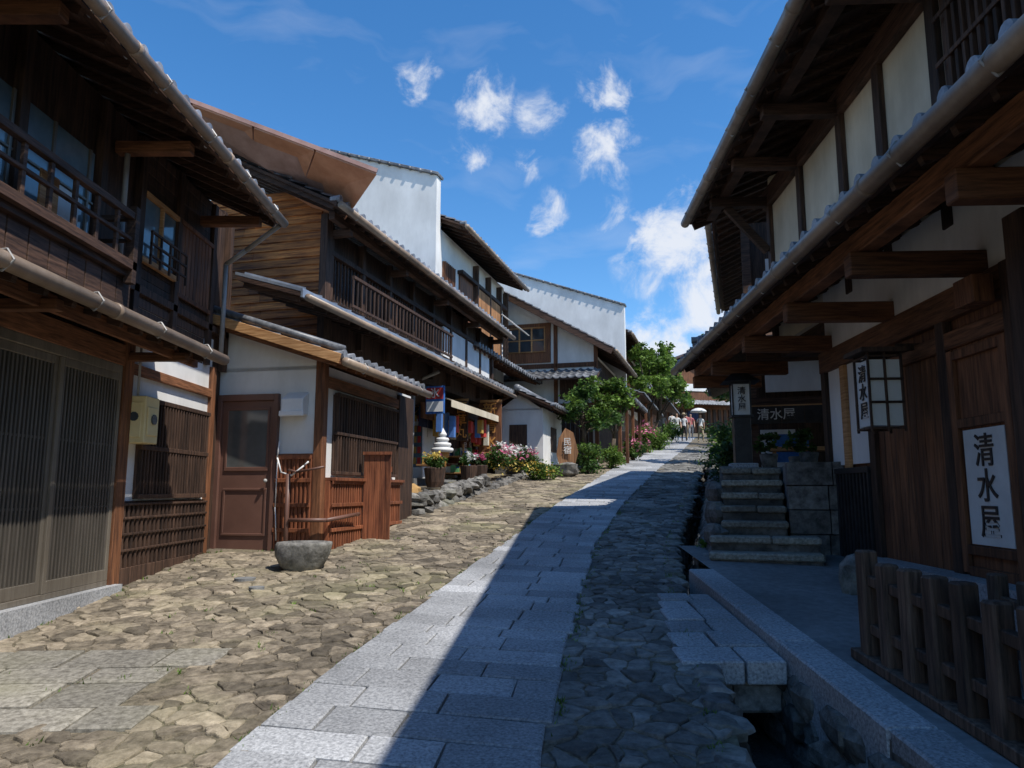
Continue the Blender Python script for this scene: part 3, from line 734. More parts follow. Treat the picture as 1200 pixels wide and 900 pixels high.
# ---------------------------------------------------------------- generic back houses
def gable_house(name,x,y,ang,L,zE,we,slope,depth,zb,wallmat='plaster',parapet=None,under='wdarkh',tile='tile'):
    O=Obj(name);F=Fr(x,y,ang)
    zt=zE+we*slope
    O.p('walls',wallmat).box(F,0,L,-depth,0,zb-1,zE)
    rd=depth*.55
    pts=[F.P(0,0,zE),F.P(0,-depth,zE),F.P(0,-rd,zt+rd*slope-.02),F.P(0,0,zt-.02)]
    O.p('gable_wall',wallmat).poly(pts,.12,F.D(1,0))
    us=-.55
    if parapet:
        us=.02
        w1,za,w0,zb2=parapet
        O.p('parapet_wall',wallmat).poly([F.P(-.05,w1,zb+1),F.P(-.05,w0,zb+1),F.P(-.05,w0,zb2),F.P(-.05,w1,za)],-.28,F.D(1,0))
        O.p('parapet_cap',tile,bevel=.01).beam(F.P(-.19,w1+.05,za+.03),F.P(-.19,w0,zb2+.03),.42,.07)
        k=int((w1-w0)/.28)
        for i in range(k):
            a=F.P(-.42,w1,za+.02).lerp(F.P(-.42,w0,zb2+.02),(i+.5)/k);O.p('parapet_cap_tiles',tile,True).cyl(a,a+F.D(.1,0),.045,.045,8)
    eave(O,F,us,L+.4,we,-rd,zE,slope,.4,mat=tile,gut='gutter',under=under,maxd=3)
    slab(O.p('roof_deck',under),F.P(us,-rd,zt+rd*slope),F.P(L+.4,-rd,zt+rd*slope),F.D(0,-1),depth-rd+.6,-slope,0,.08)
    if not parapet:
        O.p('verge_board',under,bevel=.004).beam(F.P(-.56,we,zE-.02),F.P(-.56,-rd,zt+rd*slope-.02),.06,.22)
        tiles(O.p('verge_tiles',tile,True),F.P(-.6,we,zE+.08),F.P(-.35,we,zE+.08),F.D(0,-1),rd+we,slope)
    return O,F
def houseD():
    O,F=gable_house('white_plaster_storehouse',-1.85,18.0,15.5,5.9,8.1,.62,.42,6,1.8,parapet=(.05,9.35,-8.6,12.2))
    w=O.p('window_lattice','wbrown',bevel=.004)
    w.box(F,.25,1.0,0,.06,6.4,7.3)
    for i in range(7): w.box(F,.27+i*.115,.31+i*.115,.06,.1,6.4,7.3)
    w.box(F,1.5,2.6,0,.05,5.6,7.4)
    sc=O.p('reed_screens',mk('reed_screen',(.34,.15,.06),(.58,.30,.13),V,5,.8,.3,.3),bevel=.002)
    for i in range(34): sc.box(F,2.8+i*.065,2.85+i*.065,.12,.15,5.5,7.25)
    sc2=O.p('window_posts','wdark',bevel=.004)
    for u in(2.7,3.9,5.05,5.8): sc2.box(F,u,u+.08,0,.17,5.3,7.9)
    sc2.box(F,1.4,5.9,0,.16,7.3,7.4);sc2.box(F,1.4,5.9,0,.5,5.35,5.45)
    aw=O.p('slatted_awning','white')
    for i in range(10):
        a=i/10; aw.beam(F.P(5.0,.2+.6*a,7.0-.5*a),F.P(6.3,.2+.6*a,7.0-.5*a),.05,.015)
    n=F.D(0,-1)
    slab(O.p('pent_deck','wdarkh'),F.P(.2,.95,5.0),F.P(7.2,.95,5.0),n,.95,.35,0,.05)
    rafters(O.p('pent_rafters','wbrownh'),F.P(.2,.95,5.0),F.P(7.2,.95,5.0),n,.9,.35,-.036,.4)
    tiles(O.p('roof_tiles','tile',True),F.P(.2,1,5.05),F.P(7.2,1,5.05),n,1,.35,caps=O.p('tile_end_caps','tilel'))
    slab(O.p('pent_deck','wdarkh'),F.P(.4,1.25,4.1),F.P(7.2,1.25,4.1),n,1.25,.3,0,.05)
    tiles(O.p('roof_tiles','tile',True),F.P(.4,1.3,4.15),F.P(7.2,1.3,4.15),n,1.3,.3)
    fb=O.p('front_boards','wbrown',bevel=.003)
    for i in range(38): fb.box(F,.2+i*.15,.34+i*.15,0,.05,2.2,4.9)
    O.done()
    O=Obj('white_garden_storehouse');F=Fr(.85,20.2,15)
    O.p('walls','plaster').box(F,0,2.6,-1.3,0,1.7,3.75)
    O.p('plinth','rock').box(F,-.05,2.65,-1.35,.05,1.6,2.2)
    O.p('window','wdark',bevel=.004).box(F,-.03,0,-.95,-.45,2.7,3.3)
    O.p('window','wdark').box(F,1.0,1.7,0,.03,2.6,3.3)
    eave(O,F,-.3,2.9,.35,-.65,3.72,.45,.3,gut=None)
    slab(O.p('roof_deck','wdarkh'),F.P(-.3,-.65,4.17),F.P(2.9,-.65,4.17),F.D(0,-1),1.0,-.45,0,.05)
    tiles(O.p('roof_tiles','tile',True),F.P(-.3,-1.65,3.78),F.P(2.9,-1.65,3.78),F.D(0,1),1.0,.45)
    O.p('ridge','tilel',True).cyl(F.P(-.35,-.65,4.3),F.P(2.95,-.65,4.3),.09)
    O.p('gable','plaster').poly([F.P(0,0,3.7),F.P(0,-1.3,3.7),F.P(0,-.65,4.15)],.1,F.D(1,0))
    O.done()
houseD()
def houseE():
    O,F=gable_house('wooden_inn_house',2.75,24,16,4.6,5.95,.65,.58,6,2.3)
    w=O.p('gable_timber','wbrown',bevel=.005)
    w.box(F,-.06,0,-3.2,-1.5,5.75,7.1)
    gl=O.p('gable_window','glass');gl.box(F,-.07,-.06,-3.0,-1.7,6.15,6.9)
    wf=O.p('gable_window_frame','wtan',bevel=.003)
    for a in(-3.05,-2.6,-2.17,-1.72): wf.box(F,-.1,-.07,a,a+.05,6.1,6.95)
    for z in(6.1,6.5,6.93): wf.box(F,-.095,-.07,-3.05,-1.67,z,z+.04)
    for a in(-3.9,-1.4,-.05): w.box(F,-.05,0,a,a+.13,2.5,6.3 if a>-1 else 7.2)
    w.box(F,-.05,0,-4,.05,5.55,5.7);w.box(F,-.05,0,-4,.05,4.2,4.35)
    d=O.p('pent_deck','wdarkh')
    slab(d,F.P(-1.0,-4.2,5.0),F.P(-1.0,.2,5.0),F.D(1,0),1.0,.4,0,.06)
    tiles(O.p('roof_tiles','tile',True),F.P(-1.03,-4.2,5.07),F.P(-1.03,.2,5.07),F.D(1,0),1.0,.4)
    lat=O.p('lattice','wdark',bevel=.003)
    lat.box(F,-.06,0,-1.2,-.2,4.5,5.2)
    n=F.D(0,-1)
    slab(d,F.P(-1.2,1.1,4.45),F.P(5,1.1,4.45),n,1.1,.35,0,.06)
    rafters(O.p('rafters','wdarkh'),F.P(-1.2,1.1,4.45),F.P(5,1.1,4.45),n,1,.35,-.04,.4)
    tiles(O.p('roof_tiles','tile',True),F.P(-1.2,1.15,4.5),F.P(5,1.15,4.5),n,1.1,.35,caps=O.p('tile_end_caps','tilel'))
    for u in(-1.1,.6,2.3,4.4): w.box(F,u,u+.1,.85,.95,2.3,4.45)
    for i in range(30): lat.box(F,.1+i*.15,.2+i*.15,0,.05,2.4,4.4)
    for i in range(22): lat.box(F,.2+i*.2,.28+i*.2,0,.06,4.9,5.8)
    br=O.p('lower_gable_boards','wdark',bevel=.003)
    for i in range(24): br.box(F,-.045,0,-3.7+i*.15,-3.57+i*.15,2.3,4.2)
    O.done()
    O,F=gable_house('white_gable_house',4.05,29,16,8,7.7,.65,.5,7,2.8,parapet=(.5,8.75,-5.2,10.85))
    w=O.p('front_timber','wbrown',bevel=.004)
    for i in range(40): w.box(F,.1+i*.2,.2+i*.2,0,.05,5.6,7.5)
    for i in range(40): w.box(F,.1+i*.2,.26+i*.2,0,.04,2.8,4.9)
    w.box(F,-.4,-.33,-.9,0,4.9,5.8)
    n=F.D(0,-1)
    slab(O.p('pent_deck','wdarkh'),F.P(-.6,1.2,5.1),F.P(8.3,1.2,5.1),n,1.2,.35,0,.06)
    tiles(O.p('roof_tiles','tile',True),F.P(-.6,1.25,5.16),F.P(8.3,1.25,5.16),n,1.2,.35)
    for u in(-.5,2,4.5,7.9): w.box(F,u,u+.1,.95,1.05,3,5.1)
    O.done()
    O,F=gable_house('dark_timber_townhouse',7.0,39,17,7,8.0,.7,.5,6,4,wallmat='wbrown')
    n=F.D(0,-1)
    slab(O.p('pent_deck','wdarkh'),F.P(-.6,1.2,6.2),F.P(8.3,1.2,6.2),n,1.2,.35,0,.06)
    tiles(O.p('roof_tiles','tile',True),F.P(-.6,1.25,6.26),F.P(8.3,1.25,6.26),n,1.2,.35)
    O.p('plaster_band','plaster').box(F,-.04,7,-5,.03,6.8,7.7);O.done()
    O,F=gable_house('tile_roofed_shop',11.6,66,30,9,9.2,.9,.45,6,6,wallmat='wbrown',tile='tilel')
    for i in range(12): O.p('timber','wdark').box(F,-.08,0,-5.8+i*.5,-5.6+i*.5,6,9.0)
    O.done()
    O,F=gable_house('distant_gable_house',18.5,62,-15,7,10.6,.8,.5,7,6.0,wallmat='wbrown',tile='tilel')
    O.p('plaster_band','plaster').box(F,-.06,7,-6.8,.03,9.7,10.3)
    slab(O.p('pent_deck','wdarkh'),F.P(-1.3,-8,8.4),F.P(-1.3,.4,8.4),F.D(1,0),1.3,.35,0,.08)
    tiles(O.p('roof_tiles','tile',True),F.P(-1.33,-8,8.48),F.P(-1.33,.4,8.48),F.D(1,0),1.3,.35)
    for i in range(14): O.p('shop_lattice','wdark').box(F,-.1,0,-6.8+i*.5,-6.55+i*.5,6,8.2)
    O.p('shop_banner','navy').box(F,-.2,-.15,-4.2,-3.2,7.3,8.0);O.done()
houseE()

# ---------------------------------------------------------------- right inn
def inn():
    O=Obj('large_wooden_inn');F=Fr(3.6,7,3);fl=.93
    O.p('lower_walls','wbrown').box(F,-10,1.62,.03,6,.2,3.6)
    O.p('upper_walls','cream').box(F,-10,3.5,.03,6,3.55,5.95)
    O.p('ceiling_infill','wdarkh').box(F,1.62,3.5,.1,6,3.4,3.55)
    pb=O.p('posts','wdark',bevel=.006); bb=O.p('beams','wbrownh',bevel=.008)
    for u in(-8.2,-6.4,-4.6,-2.8,-1.35,-.3,.65,2.0,3.32): pb.box(F,u,u+.14,-.03,.03,3.6,5.9)
    bd=O.p('upper_beams','wdarkh',bevel=.006)
    bd.box(F,-10,3.55,-.035,.03,4.55,4.67);bd.box(F,-10,3.55,-.05,.03,5.62,5.9);bd.box(F,-10,3.55,-.04,.03,3.9,4.08)
    lt=O.p('upper_lattice','wdark',bevel=.003)
    lt.box(F,-8.0,-1.4,-.0,.029,4.1,5.6)
    for i in range(64): lt.box(F,-7.9+i*.1,-7.86+i*.1,-.06,0,4.1,5.6)
    for z in(4.4,4.9,5.3):lt.box(F,-8,-1.4,-.075,-.06,z,z+.04)
    eave(O,F,-10,4.45,-.92,3.0,5.8,.42,.36,gut='gutter',under='wdarkh',gr=.07,tw=.26)
    slab(O.p('roof_deck','wdarkh'),F.P(-10,3.0,7.45),F.P(4.45,3,7.45),F.D(0,1),3.5,-.42,0,.08)
    O.p('verge_board','wdarkh').beam(F.P(4.46,-.92,5.79),F.P(4.46,3,5.79+3.92*.42),.06,.24)
    for u in(-6.4,-4.6,-2.8,-1.35,.65,2.0,3.32):
        bd.box(F,u,u+.13,-.85,-.04,5.62,5.76)
        bd.beam(F.P(u+.07,-.05,4.95),F.P(u+.07,-.62,5.62),.09,.11) if u>2.9 else None
    bd.box(F,-10,4.3,-.72,-.58,5.76,5.88)
    O.p('gable_plaster','cream').poly([F.P(3.4,.03,5.8),F.P(3.4,5.9,5.8),F.P(3.4,3,7.3),F.P(3.4,.03,6.1)],.1,F.D(1,0))
    eave(O,F,-10,4.75,-1.12,.0,3.42,.4,.36,gut='gutterd',under='wbrownh',gr=.062,tw=.27)
    bb.box(F,-10,4.7,-.92,-.78,3.27,3.44)
    for u in(-6.4,-4.6,-3.2,-1.75,-.25,1.3,3.0,4.3): bb.box(F,u,u+.12,-1.0,.03,3.08,3.26)
    bb.box(F,-10,1.65,-.05,.03,2.86,3.1)
    pl=O.p('plaster_panels','plaster')
    pl.box(F,-10,1.5,-.01,.03,3.1,3.8)
    pl.box(F,.42,1.5,-.0,.03,1.78,2.86)
    for u in(-4.1,-1.12,.3,1.5): pb.box(F,u,u+.13,-.045,.03,fl-.4,3.1)
    O.p('tan_post','wtan',bevel=.005).box(F,.95,1.08,-.04,-.0,1.74,2.86)
    bb.box(F,-10,.3,-.04,-.01,2.62,2.76)
    ws=O.p('wainscot','black',bevel=.003);ws.box(F,.43,1.5,-.03,.03,.6,1.74)
    for i in range(12): ws.box(F,.46+i*.09,.50+i*.09,-.06,-.03,.75,1.7)
    for z in(.72,1.68): ws.box(F,.43,1.5,-.075,-.06,z,z+.06)
    bo=O.p('wall_boards','wbrown',bevel=.004)
    for i in range(10):
        u=-1.0+i*.13; bo.box(F,u,u+.122,-.0,.03,fl-.2,2.62)
    dr=O.p('entrance_door','wbrown',bevel=.004)
    dr.box(F,-1.92,-1.12,-.012,.03,fl-.1,2.62)
    for a,b in((-1.92,-1.83),(-1.22,-1.14)): dr.box(F,a,b,-.05,-.012,fl-.05,2.6)
    for z in(.86,1.02,1.98,2.52): dr.box(F,-1.83,-1.22,-.05,-.012,z,z+.07)
    O.p('door_paper','paper').box(F,-1.79,-1.26,-.03,-.012,1.10,1.96)
    O.text('清水屋',F.P(-1.53,-.036,1.52),F.D(0,-1),.26,'black')
    O.p('door_sill','granite').box(F,-4,.4,-.25,.03,.4,.86)
    for i in range(22):
        u=-4.0+i*.09; dr.box(F,u,u+.035,-.05,-.0,1.0,2.6)
    O.p('small_sign_box','wbrown',bevel=.006).box(F,-1.95,-1.7,-.25,-.1,2.82,3.02)
    pb.box(F,-2.62,-2.42,-.3,-.1,.6,3.25)
    pb.box(F,-2.08,-1.94,-.06,.03,.6,3.1)
    O.done()
    O=Obj('wall_paper_lantern');Fl=Fr(3.44,6.4,3)
    O.p('paper','paper').box(Fl,-.13,.13,-.36,-.1,2.05,2.62)
    fr=O.p('frame','wdark',bevel=.003)
    for u in(-.15,.13):
        for w in(-.38,-.1,-.24): fr.box(Fl,u,u+.02,w,w+.02,2.0,2.68)
    for z in(2.02,2.24,2.44,2.64):
        fr.box(Fl,-.152,-.132,-.38,-.08,z,z+.02);fr.box(Fl,.132,.152,-.38,-.08,z,z+.02);fr.box(Fl,-.15,.15,-.382,-.362,z,z+.02) if z in(2.02,2.64) else None
    fr.box(Fl,-.2,.2,-.44,-.04,2.68,2.72); fr.box(Fl,-.02,.02,-.06,.15,2.72,2.78)
    O.text('清水屋',Fl.P(0,-.368,2.34),Fl.D(0,-1),.16,'black');O.done()
    O=Obj('wooden_picket_fence');Fp=Fr(2.15,4.6,-1);p=O.p('pickets','wfence',bevel=.012);r=O.p('rails','wfence',bevel=.006)
    for i in range(13):
        u=-i*.235;zb=g(4.6+u)+.08;h=R.uniform(.62,.68)
        p.box(Fp,u-.055,u+.045,-.05,.05,zb,zb+h)
        if i<12:
            for z in(.22,.5): r.hexa([Fp.P(uu,w,g(4.6+uu)+.08+z+zz) for uu in(u-.235,u) for w in(-.028,.028) for zz in(-.03,.03)])
    r.hexa([Fp.P(uu,w,g(4.6+uu)+zz) for uu in(-3,.12) for w in(-.075,.075) for zz in(.09,.15)])
    for i in range(9):
        u=-.35-i*.24;zb=g(4.6+u)+.08;p.box(Fp,u-.05,u+.04,.52,.6,zb,zb+.6)
    for z in(.2,.46): r.hexa([Fp.P(uu,w,g(4.6+uu)+.08+z+zz) for uu in(-2.4,-.3) for w in(.54,.58) for zz in(-.025,.025)])
    O.done()
    O=Obj('decorative_rock');O.p('r','rock').rock((2.95,6.5,g(6.5)+.2),.13,.12,.2);O.done()
inn()
def stairs():
    S=Fr(2.08,8.0,17);O=Obj('stone_steps');m=O.p('risers','rockd',bevel=.01);t=O.p('treads','granitet',bevel=.015);z=g(8)+.02
    for i in range(7):
        u0=i*.28;zz=z+.155*(i+1);w0=.0 if i<2 else .12;w1=1.15 if i<2 else .85
        m.box(S,u0+.035,u0+.4,w0+.02,w1-.02,.4,zz-.07)
        k=R.choice((1,2));c=w0
        for j in range(k):
            w2=w0+(w1-w0)*(j+1)/k+(R.uniform(-.12,.12) if j<k-1 else 0);q=R.uniform(-.012,.012);dz=R.uniform(-.006,.006)
            t.hexa([S.P(uu,w,a) for uu in(u0+q,u0+.34) for w in(c+.004,w2-.004) for a in(zz-.075+dz,zz+dz)]);c=w2
    O.done()
    O=Obj('stone_retaining_wall');s=O.p('stones','rock',bevel=.02)
    zt=1.82
    for lv in range(4):
        w=.87;z1=zt-lv*.27
        while w<1.95:
            L=R.uniform(.28,.5);s.box(S,.75+R.uniform(-.02,.02),1.2,w,w+L-.012,z1-.258,z1);w+=L
        u=2.0
        while u<6:
            L=R.uniform(.3,.5);s.box(S,u,u+L-.01,.1+R.uniform(-.01,.01),.4,z1-.258,z1);u+=L
    for i in range(3):
        for k in range(2+i): s.rock(S.P(.7+i*.5,.04,.75+k*.24),.1,.26,.13,9,5,.2,.8,.05)
    O.done()
    O=Obj('terrace_floor');O.p('f','concrete').box(S,1.97,6,.12,4.5,.5,1.80)
    O.p('g','concrete').box(S,1.2,1.97,.87,3,.5,1.80);O.done()
    O=Obj('lantern_sign_post');c=S.P(2.15,.4,1.8)
    Fl=Fr(c.x,c.y,8)
    O.p('post','black',bevel=.006).box(Fl,-.1,.1,-.11,.11,1.8,2.5)
    O.p('post_base','granite',bevel=.01).box(Fl,-.16,.16,-.17,.17,1.78,1.86)
    O.p('light_box','paper').box(Fl,-.09,.09,-.105,.105,2.5,2.92)
    f=O.p('frame','black',bevel=.003)
    for u in(-.11,.09):
        for w in(-.125,.105): f.box(Fl,u,u+.02,w,w+.02,2.48,2.95)
    f.box(Fl,-.13,.13,-.14,.14,2.47,2.5)
    rf=O.p('roof','black');rf.add([Fl.P(-.22,-.24,2.95),Fl.P(-.22,.24,2.95),Fl.P(.22,.24,2.95),Fl.P(.22,-.24,2.95),Fl.P(0,-.1,3.08),Fl.P(0,.1,3.08)],[(0,1,2,3),(0,1,5,4),(1,2,5),(2,3,4,5),(3,0,4)])
    O.text('清水屋',Fl.P(-.115,0,2.71),Fl.D(-1,0),.11,'black');O.done()
    O=Obj('side_wing_house');F=Fr(4.25,12.9,17)
    O.p('upper_walls','wdark').box(F,0,6.5,0,5,3.7,6.3)
    O.p('lower_side_walls','wdark').box(F,.8,6.5,0.0,5,1.6,3.7)
    O.p('plaster_panels','plaster').box(F,-.04,0,.2,3.8,3.2,3.75)
    O.p('plaster_panels','plaster').box(F,-.04,0,.3,1.6,4.3,5.6)
    bm=O.p('beams','wdarkh',bevel=.005);bm.box(F,-.08,0,-.05,4,3.72,3.9);bm.box(F,-.08,.05,-.1,.05,1.8,6.2);bm.box(F,-.08,.05,1.5,1.65,1.8,3.9);bm.box(F,-.1,0,-.1,4,2.95,3.1)
    eave(O,F,-.5,6.8,-.55,2.6,6.3,.45,.36,gut='gutter')
    slab(O.p('pent_deck','wdarkh'),F.P(-.9,-.9,3.95),F.P(6.8,-.9,3.95),F.D(0,1),.9,.4,0,.06)
    tiles(O.p('roof_tiles','tile',True),F.P(-.9,-.95,4.0),F.P(6.8,-.95,4.0),F.D(0,1),.9,.4,caps=O.p('tile_end_caps','tilel'))
    slab(O.p('pent_deck','wdarkh'),F.P(-.8,-.6,3.9),F.P(-.8,4,3.9),F.D(1,0),.8,.4,0,.06)
    nv=O.p('noren_curtain','black')
    for i in range(5): nv.box(F,-.14,-.125,-.3+i*.37,.06+i*.37,2.64,2.94)
    O.p('noren_rod','wtan').cyl(F.P(-.13,-.4,2.95),F.P(-.13,1.7,2.95),.015)
    O.text('清水屋',F.P(-.145,.35,2.79),F.D(-1,0),.21,'paper',False)
    O.p('banner','blue').box(F,.5,.52,.3,.9,2.0,2.5)
    O.p('inner_screen','paper').box(F,.7,.78,.1,.7,1.9,2.6)
    O.p('bench','wtan',bevel=.01).box(F,-.5,-.15,.2,1.3,2.15,2.22)
    for w in(.25,1.2): O.p('bench','wtan').box(F,-.45,-.2,w,w+.06,1.8,2.15)
    O.done()
    for x,y in((3.6,10.4),(4.3,11.2),(4.0,10.0)):
        O=Obj('potted_plant');O.p('pot','rock',True).lathe((x,y,1.8),[(.09,0),(.13,.2),(.11,.21)],12)
        O.p('leaves','leaf').leaves((x,y,2.2),(.2,.2,.2),300,.07,7);O.done()
stairs()

# ---------------------------------------------------------------- vegetation
def tree(name,x,y,z,h,cr,n,leaf='leaf',ls=.12):
    O=Obj(name);t=O.p('trunk','bark',True);p=Vector((x,y,z-.2));top=Vector((x+R.uniform(-.3,.3),y,z+h*.62))
    t.cyl(p,p.lerp(top,.5),h*.03,h*.022,9);t.cyl(p.lerp(top,.5),top,h*.022,h*.012,9)
    lf=O.p('crown',leaf);lf2=O.p('crown_light','leafl')
    for i in range(8):
        a=2*math.pi*i/8+R.uniform(-.4,.4);b=p.lerp(top,R.uniform(.5,.98));rr=cr*R.uniform(.4,.85)
        e=Vector((x+math.cos(a)*rr,y+math.sin(a)*rr,z+h*R.uniform(.5,.95)))
        t.cyl(b,e,h*.011,h*.004,6)
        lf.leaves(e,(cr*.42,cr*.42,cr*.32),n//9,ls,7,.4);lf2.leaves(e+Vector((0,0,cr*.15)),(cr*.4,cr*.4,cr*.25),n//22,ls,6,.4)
    lf.leaves((x,y,z+h*.88),(cr*.4,cr*.4,cr*.35),n//9,ls,7,.4)
    O.done()
def bush(name,x,y,z,r,n,leaf='leaf',ls=.08,fl=None):
    O=Obj(name);O.p('stems','bark').cyl((x,y,z-.1),(x,y,z+r[2]),.03,.015,6)
    O.p('leaves',leaf).leaves((x,y,z+r[2]*.8),r,n,ls,16)
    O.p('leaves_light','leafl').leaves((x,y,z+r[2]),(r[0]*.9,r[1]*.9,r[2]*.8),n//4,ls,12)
    if fl: O.p('blooms',fl).leaves((x,y,z+r[2]),r,n//8,ls,14)
    O.done()
tree('garden_tree',2.15,21.6,2.1,2.7,.95,2600,'leaf',.11)
tree('garden_tree',3.0,22.6,2.3,2.8,.8,2600,'leafl',.11)
bush('garden_shrub',2.1,20.6,2.0,(.5,.5,.5),1400,'leaf',.08)
bush('garden_shrub',3.0,22.3,2.2,(.4,.5,.4),1000,'leafl',.09)
bush('garden_shrub',4.2,26,2.6,(.45,.5,.4),900,'leaf',.09,'pink')
bush('garden_shrub',.75,18.7,1.8,(.5,.45,.25),1000,'leafl',.07,'yellow')
tree('street_tree',5.7,31,3.1,4.4,1.3,3200,'leafl',.15)
tree('street_tree',6.6,34,3.4,4.6,1.3,3000,'leafl',.16)
tree('street_tree',7.6,38,3.8,4.8,1.5,2800,'leaf',.17)
bush('flowering_shrub',5.2,29.5,2.9,(.6,.7,.7),1500,'leafl',.11,'pink')
bush('garden_shrub',6.4,33,3.3,(.6,.7,.6),1200,'leafl',.11)
bush('garden_shrub',8.6,41,4.1,(.8,.9,.7),1200,'leaf',.13)
bush('roadside_shrub',5.2,17.5,1.7,(.6,.9,.6),1500,'leafd',.09)
bush('roadside_shrub',5.9,20.5,2.0,(.7,1.1,.8),1700,'leaf',.1)
bush('roadside_shrub',7.0,24.0,2.4,(.8,1.2,.8),1600,'leaf',.11)
tree('roadside_tree',7.9,24,2.4,4.2,1.7,3200,'leaf',.16)
tree('roadside_tree',10.0,31,3.1,5.0,1.9,3200,'leaf',.18)
tree('roadside_tree',11.8,38,3.8,5.5,2.0,3000,'leafd',.2)
tree('roadside_tree',15.0,48,4.9,5.0,2.2,3000,'leaf',.22)
tree('roadside_tree',10.6,58,5.8,5.2,2.3,3000,'leaf',.24)
tree('roadside_tree',12.6,57,5.8,4.4,1.6,2500,'leafl',.22)
tree('roadside_tree',13.0,72,6.4,7.4,3.2,3500,'leaf',.28)
bush('weeds',2.25,8.9,g(8.9),(.12,.2,.1),160,'leafl',.05)
bush('weeds',1.55,7.4,g(7.4)-.2,(.08,.25,.08),160,'leafl',.05)
bush('weeds',-1.95,10.6,g(10.6),(.1,.2,.07),160,'leafl',.05)
def tufts():
    m=M('weeds_in_paving','leafl')
    for i in range(420):
        y=R.uniform(2.8,14);x=R.choice((itp(PL,y)+R.uniform(-.05,.03),itp(PR,y)+R.uniform(-.03,.05),R.uniform(itp(BL,y),itp(PL,y)),R.uniform(itp(BL,y),itp(BL,y)+.25),itp(CL,y)-.1))
        for k in range(8):
            a=R.uniform(0,6.28);h=R.uniform(.015,.04);p=Vector((x+R.uniform(-.04,.04),y+R.uniform(-.04,.04),g(y)));d=Vector((math.cos(a),math.sin(a),0))*.006
            q=p+Vector((math.cos(a+1)*.02,math.sin(a+1)*.02,h)); m.add([p-d,p+d,q],[(0,1,2)])
    mkobj('weeds_in_paving',m)
tufts()
def hills():
    m=M('hills',mk('forest_hill',(.02,.05,.015),(.06,.11,.03),(1,1,1),.25,.9,.8,0,dist=1.0));vs=[];fs=[];nx,ny=60,12
    for j in range(ny):
        for i in range(nx):
            x=-150+i*6.5;y=110+j*16
            z=8+22*(j/ny)**.7*(1+.5*noise.noise(Vector((x*.02,y*.01,3))))+2.0*noise.noise(Vector((x*.2,y*.2,1)))
            if j==0:z=0
            vs.append((x,y,z))
    for j in range(ny-1):
        for i in range(nx-1): a=j*nx+i;fs.append((a,a+1,a+nx+1,a+nx))
    m.add(vs,fs);mkobj('hills',m)
    m=M('distant_forest','leafd')
    for i in range(60):
        x=R.uniform(0,60);y=R.uniform(90,125);m.leaves((x,y,9+R.uniform(0,4)),(3,3,3),260,.7,8)
    mkobj('distant_forest',m)
hills()
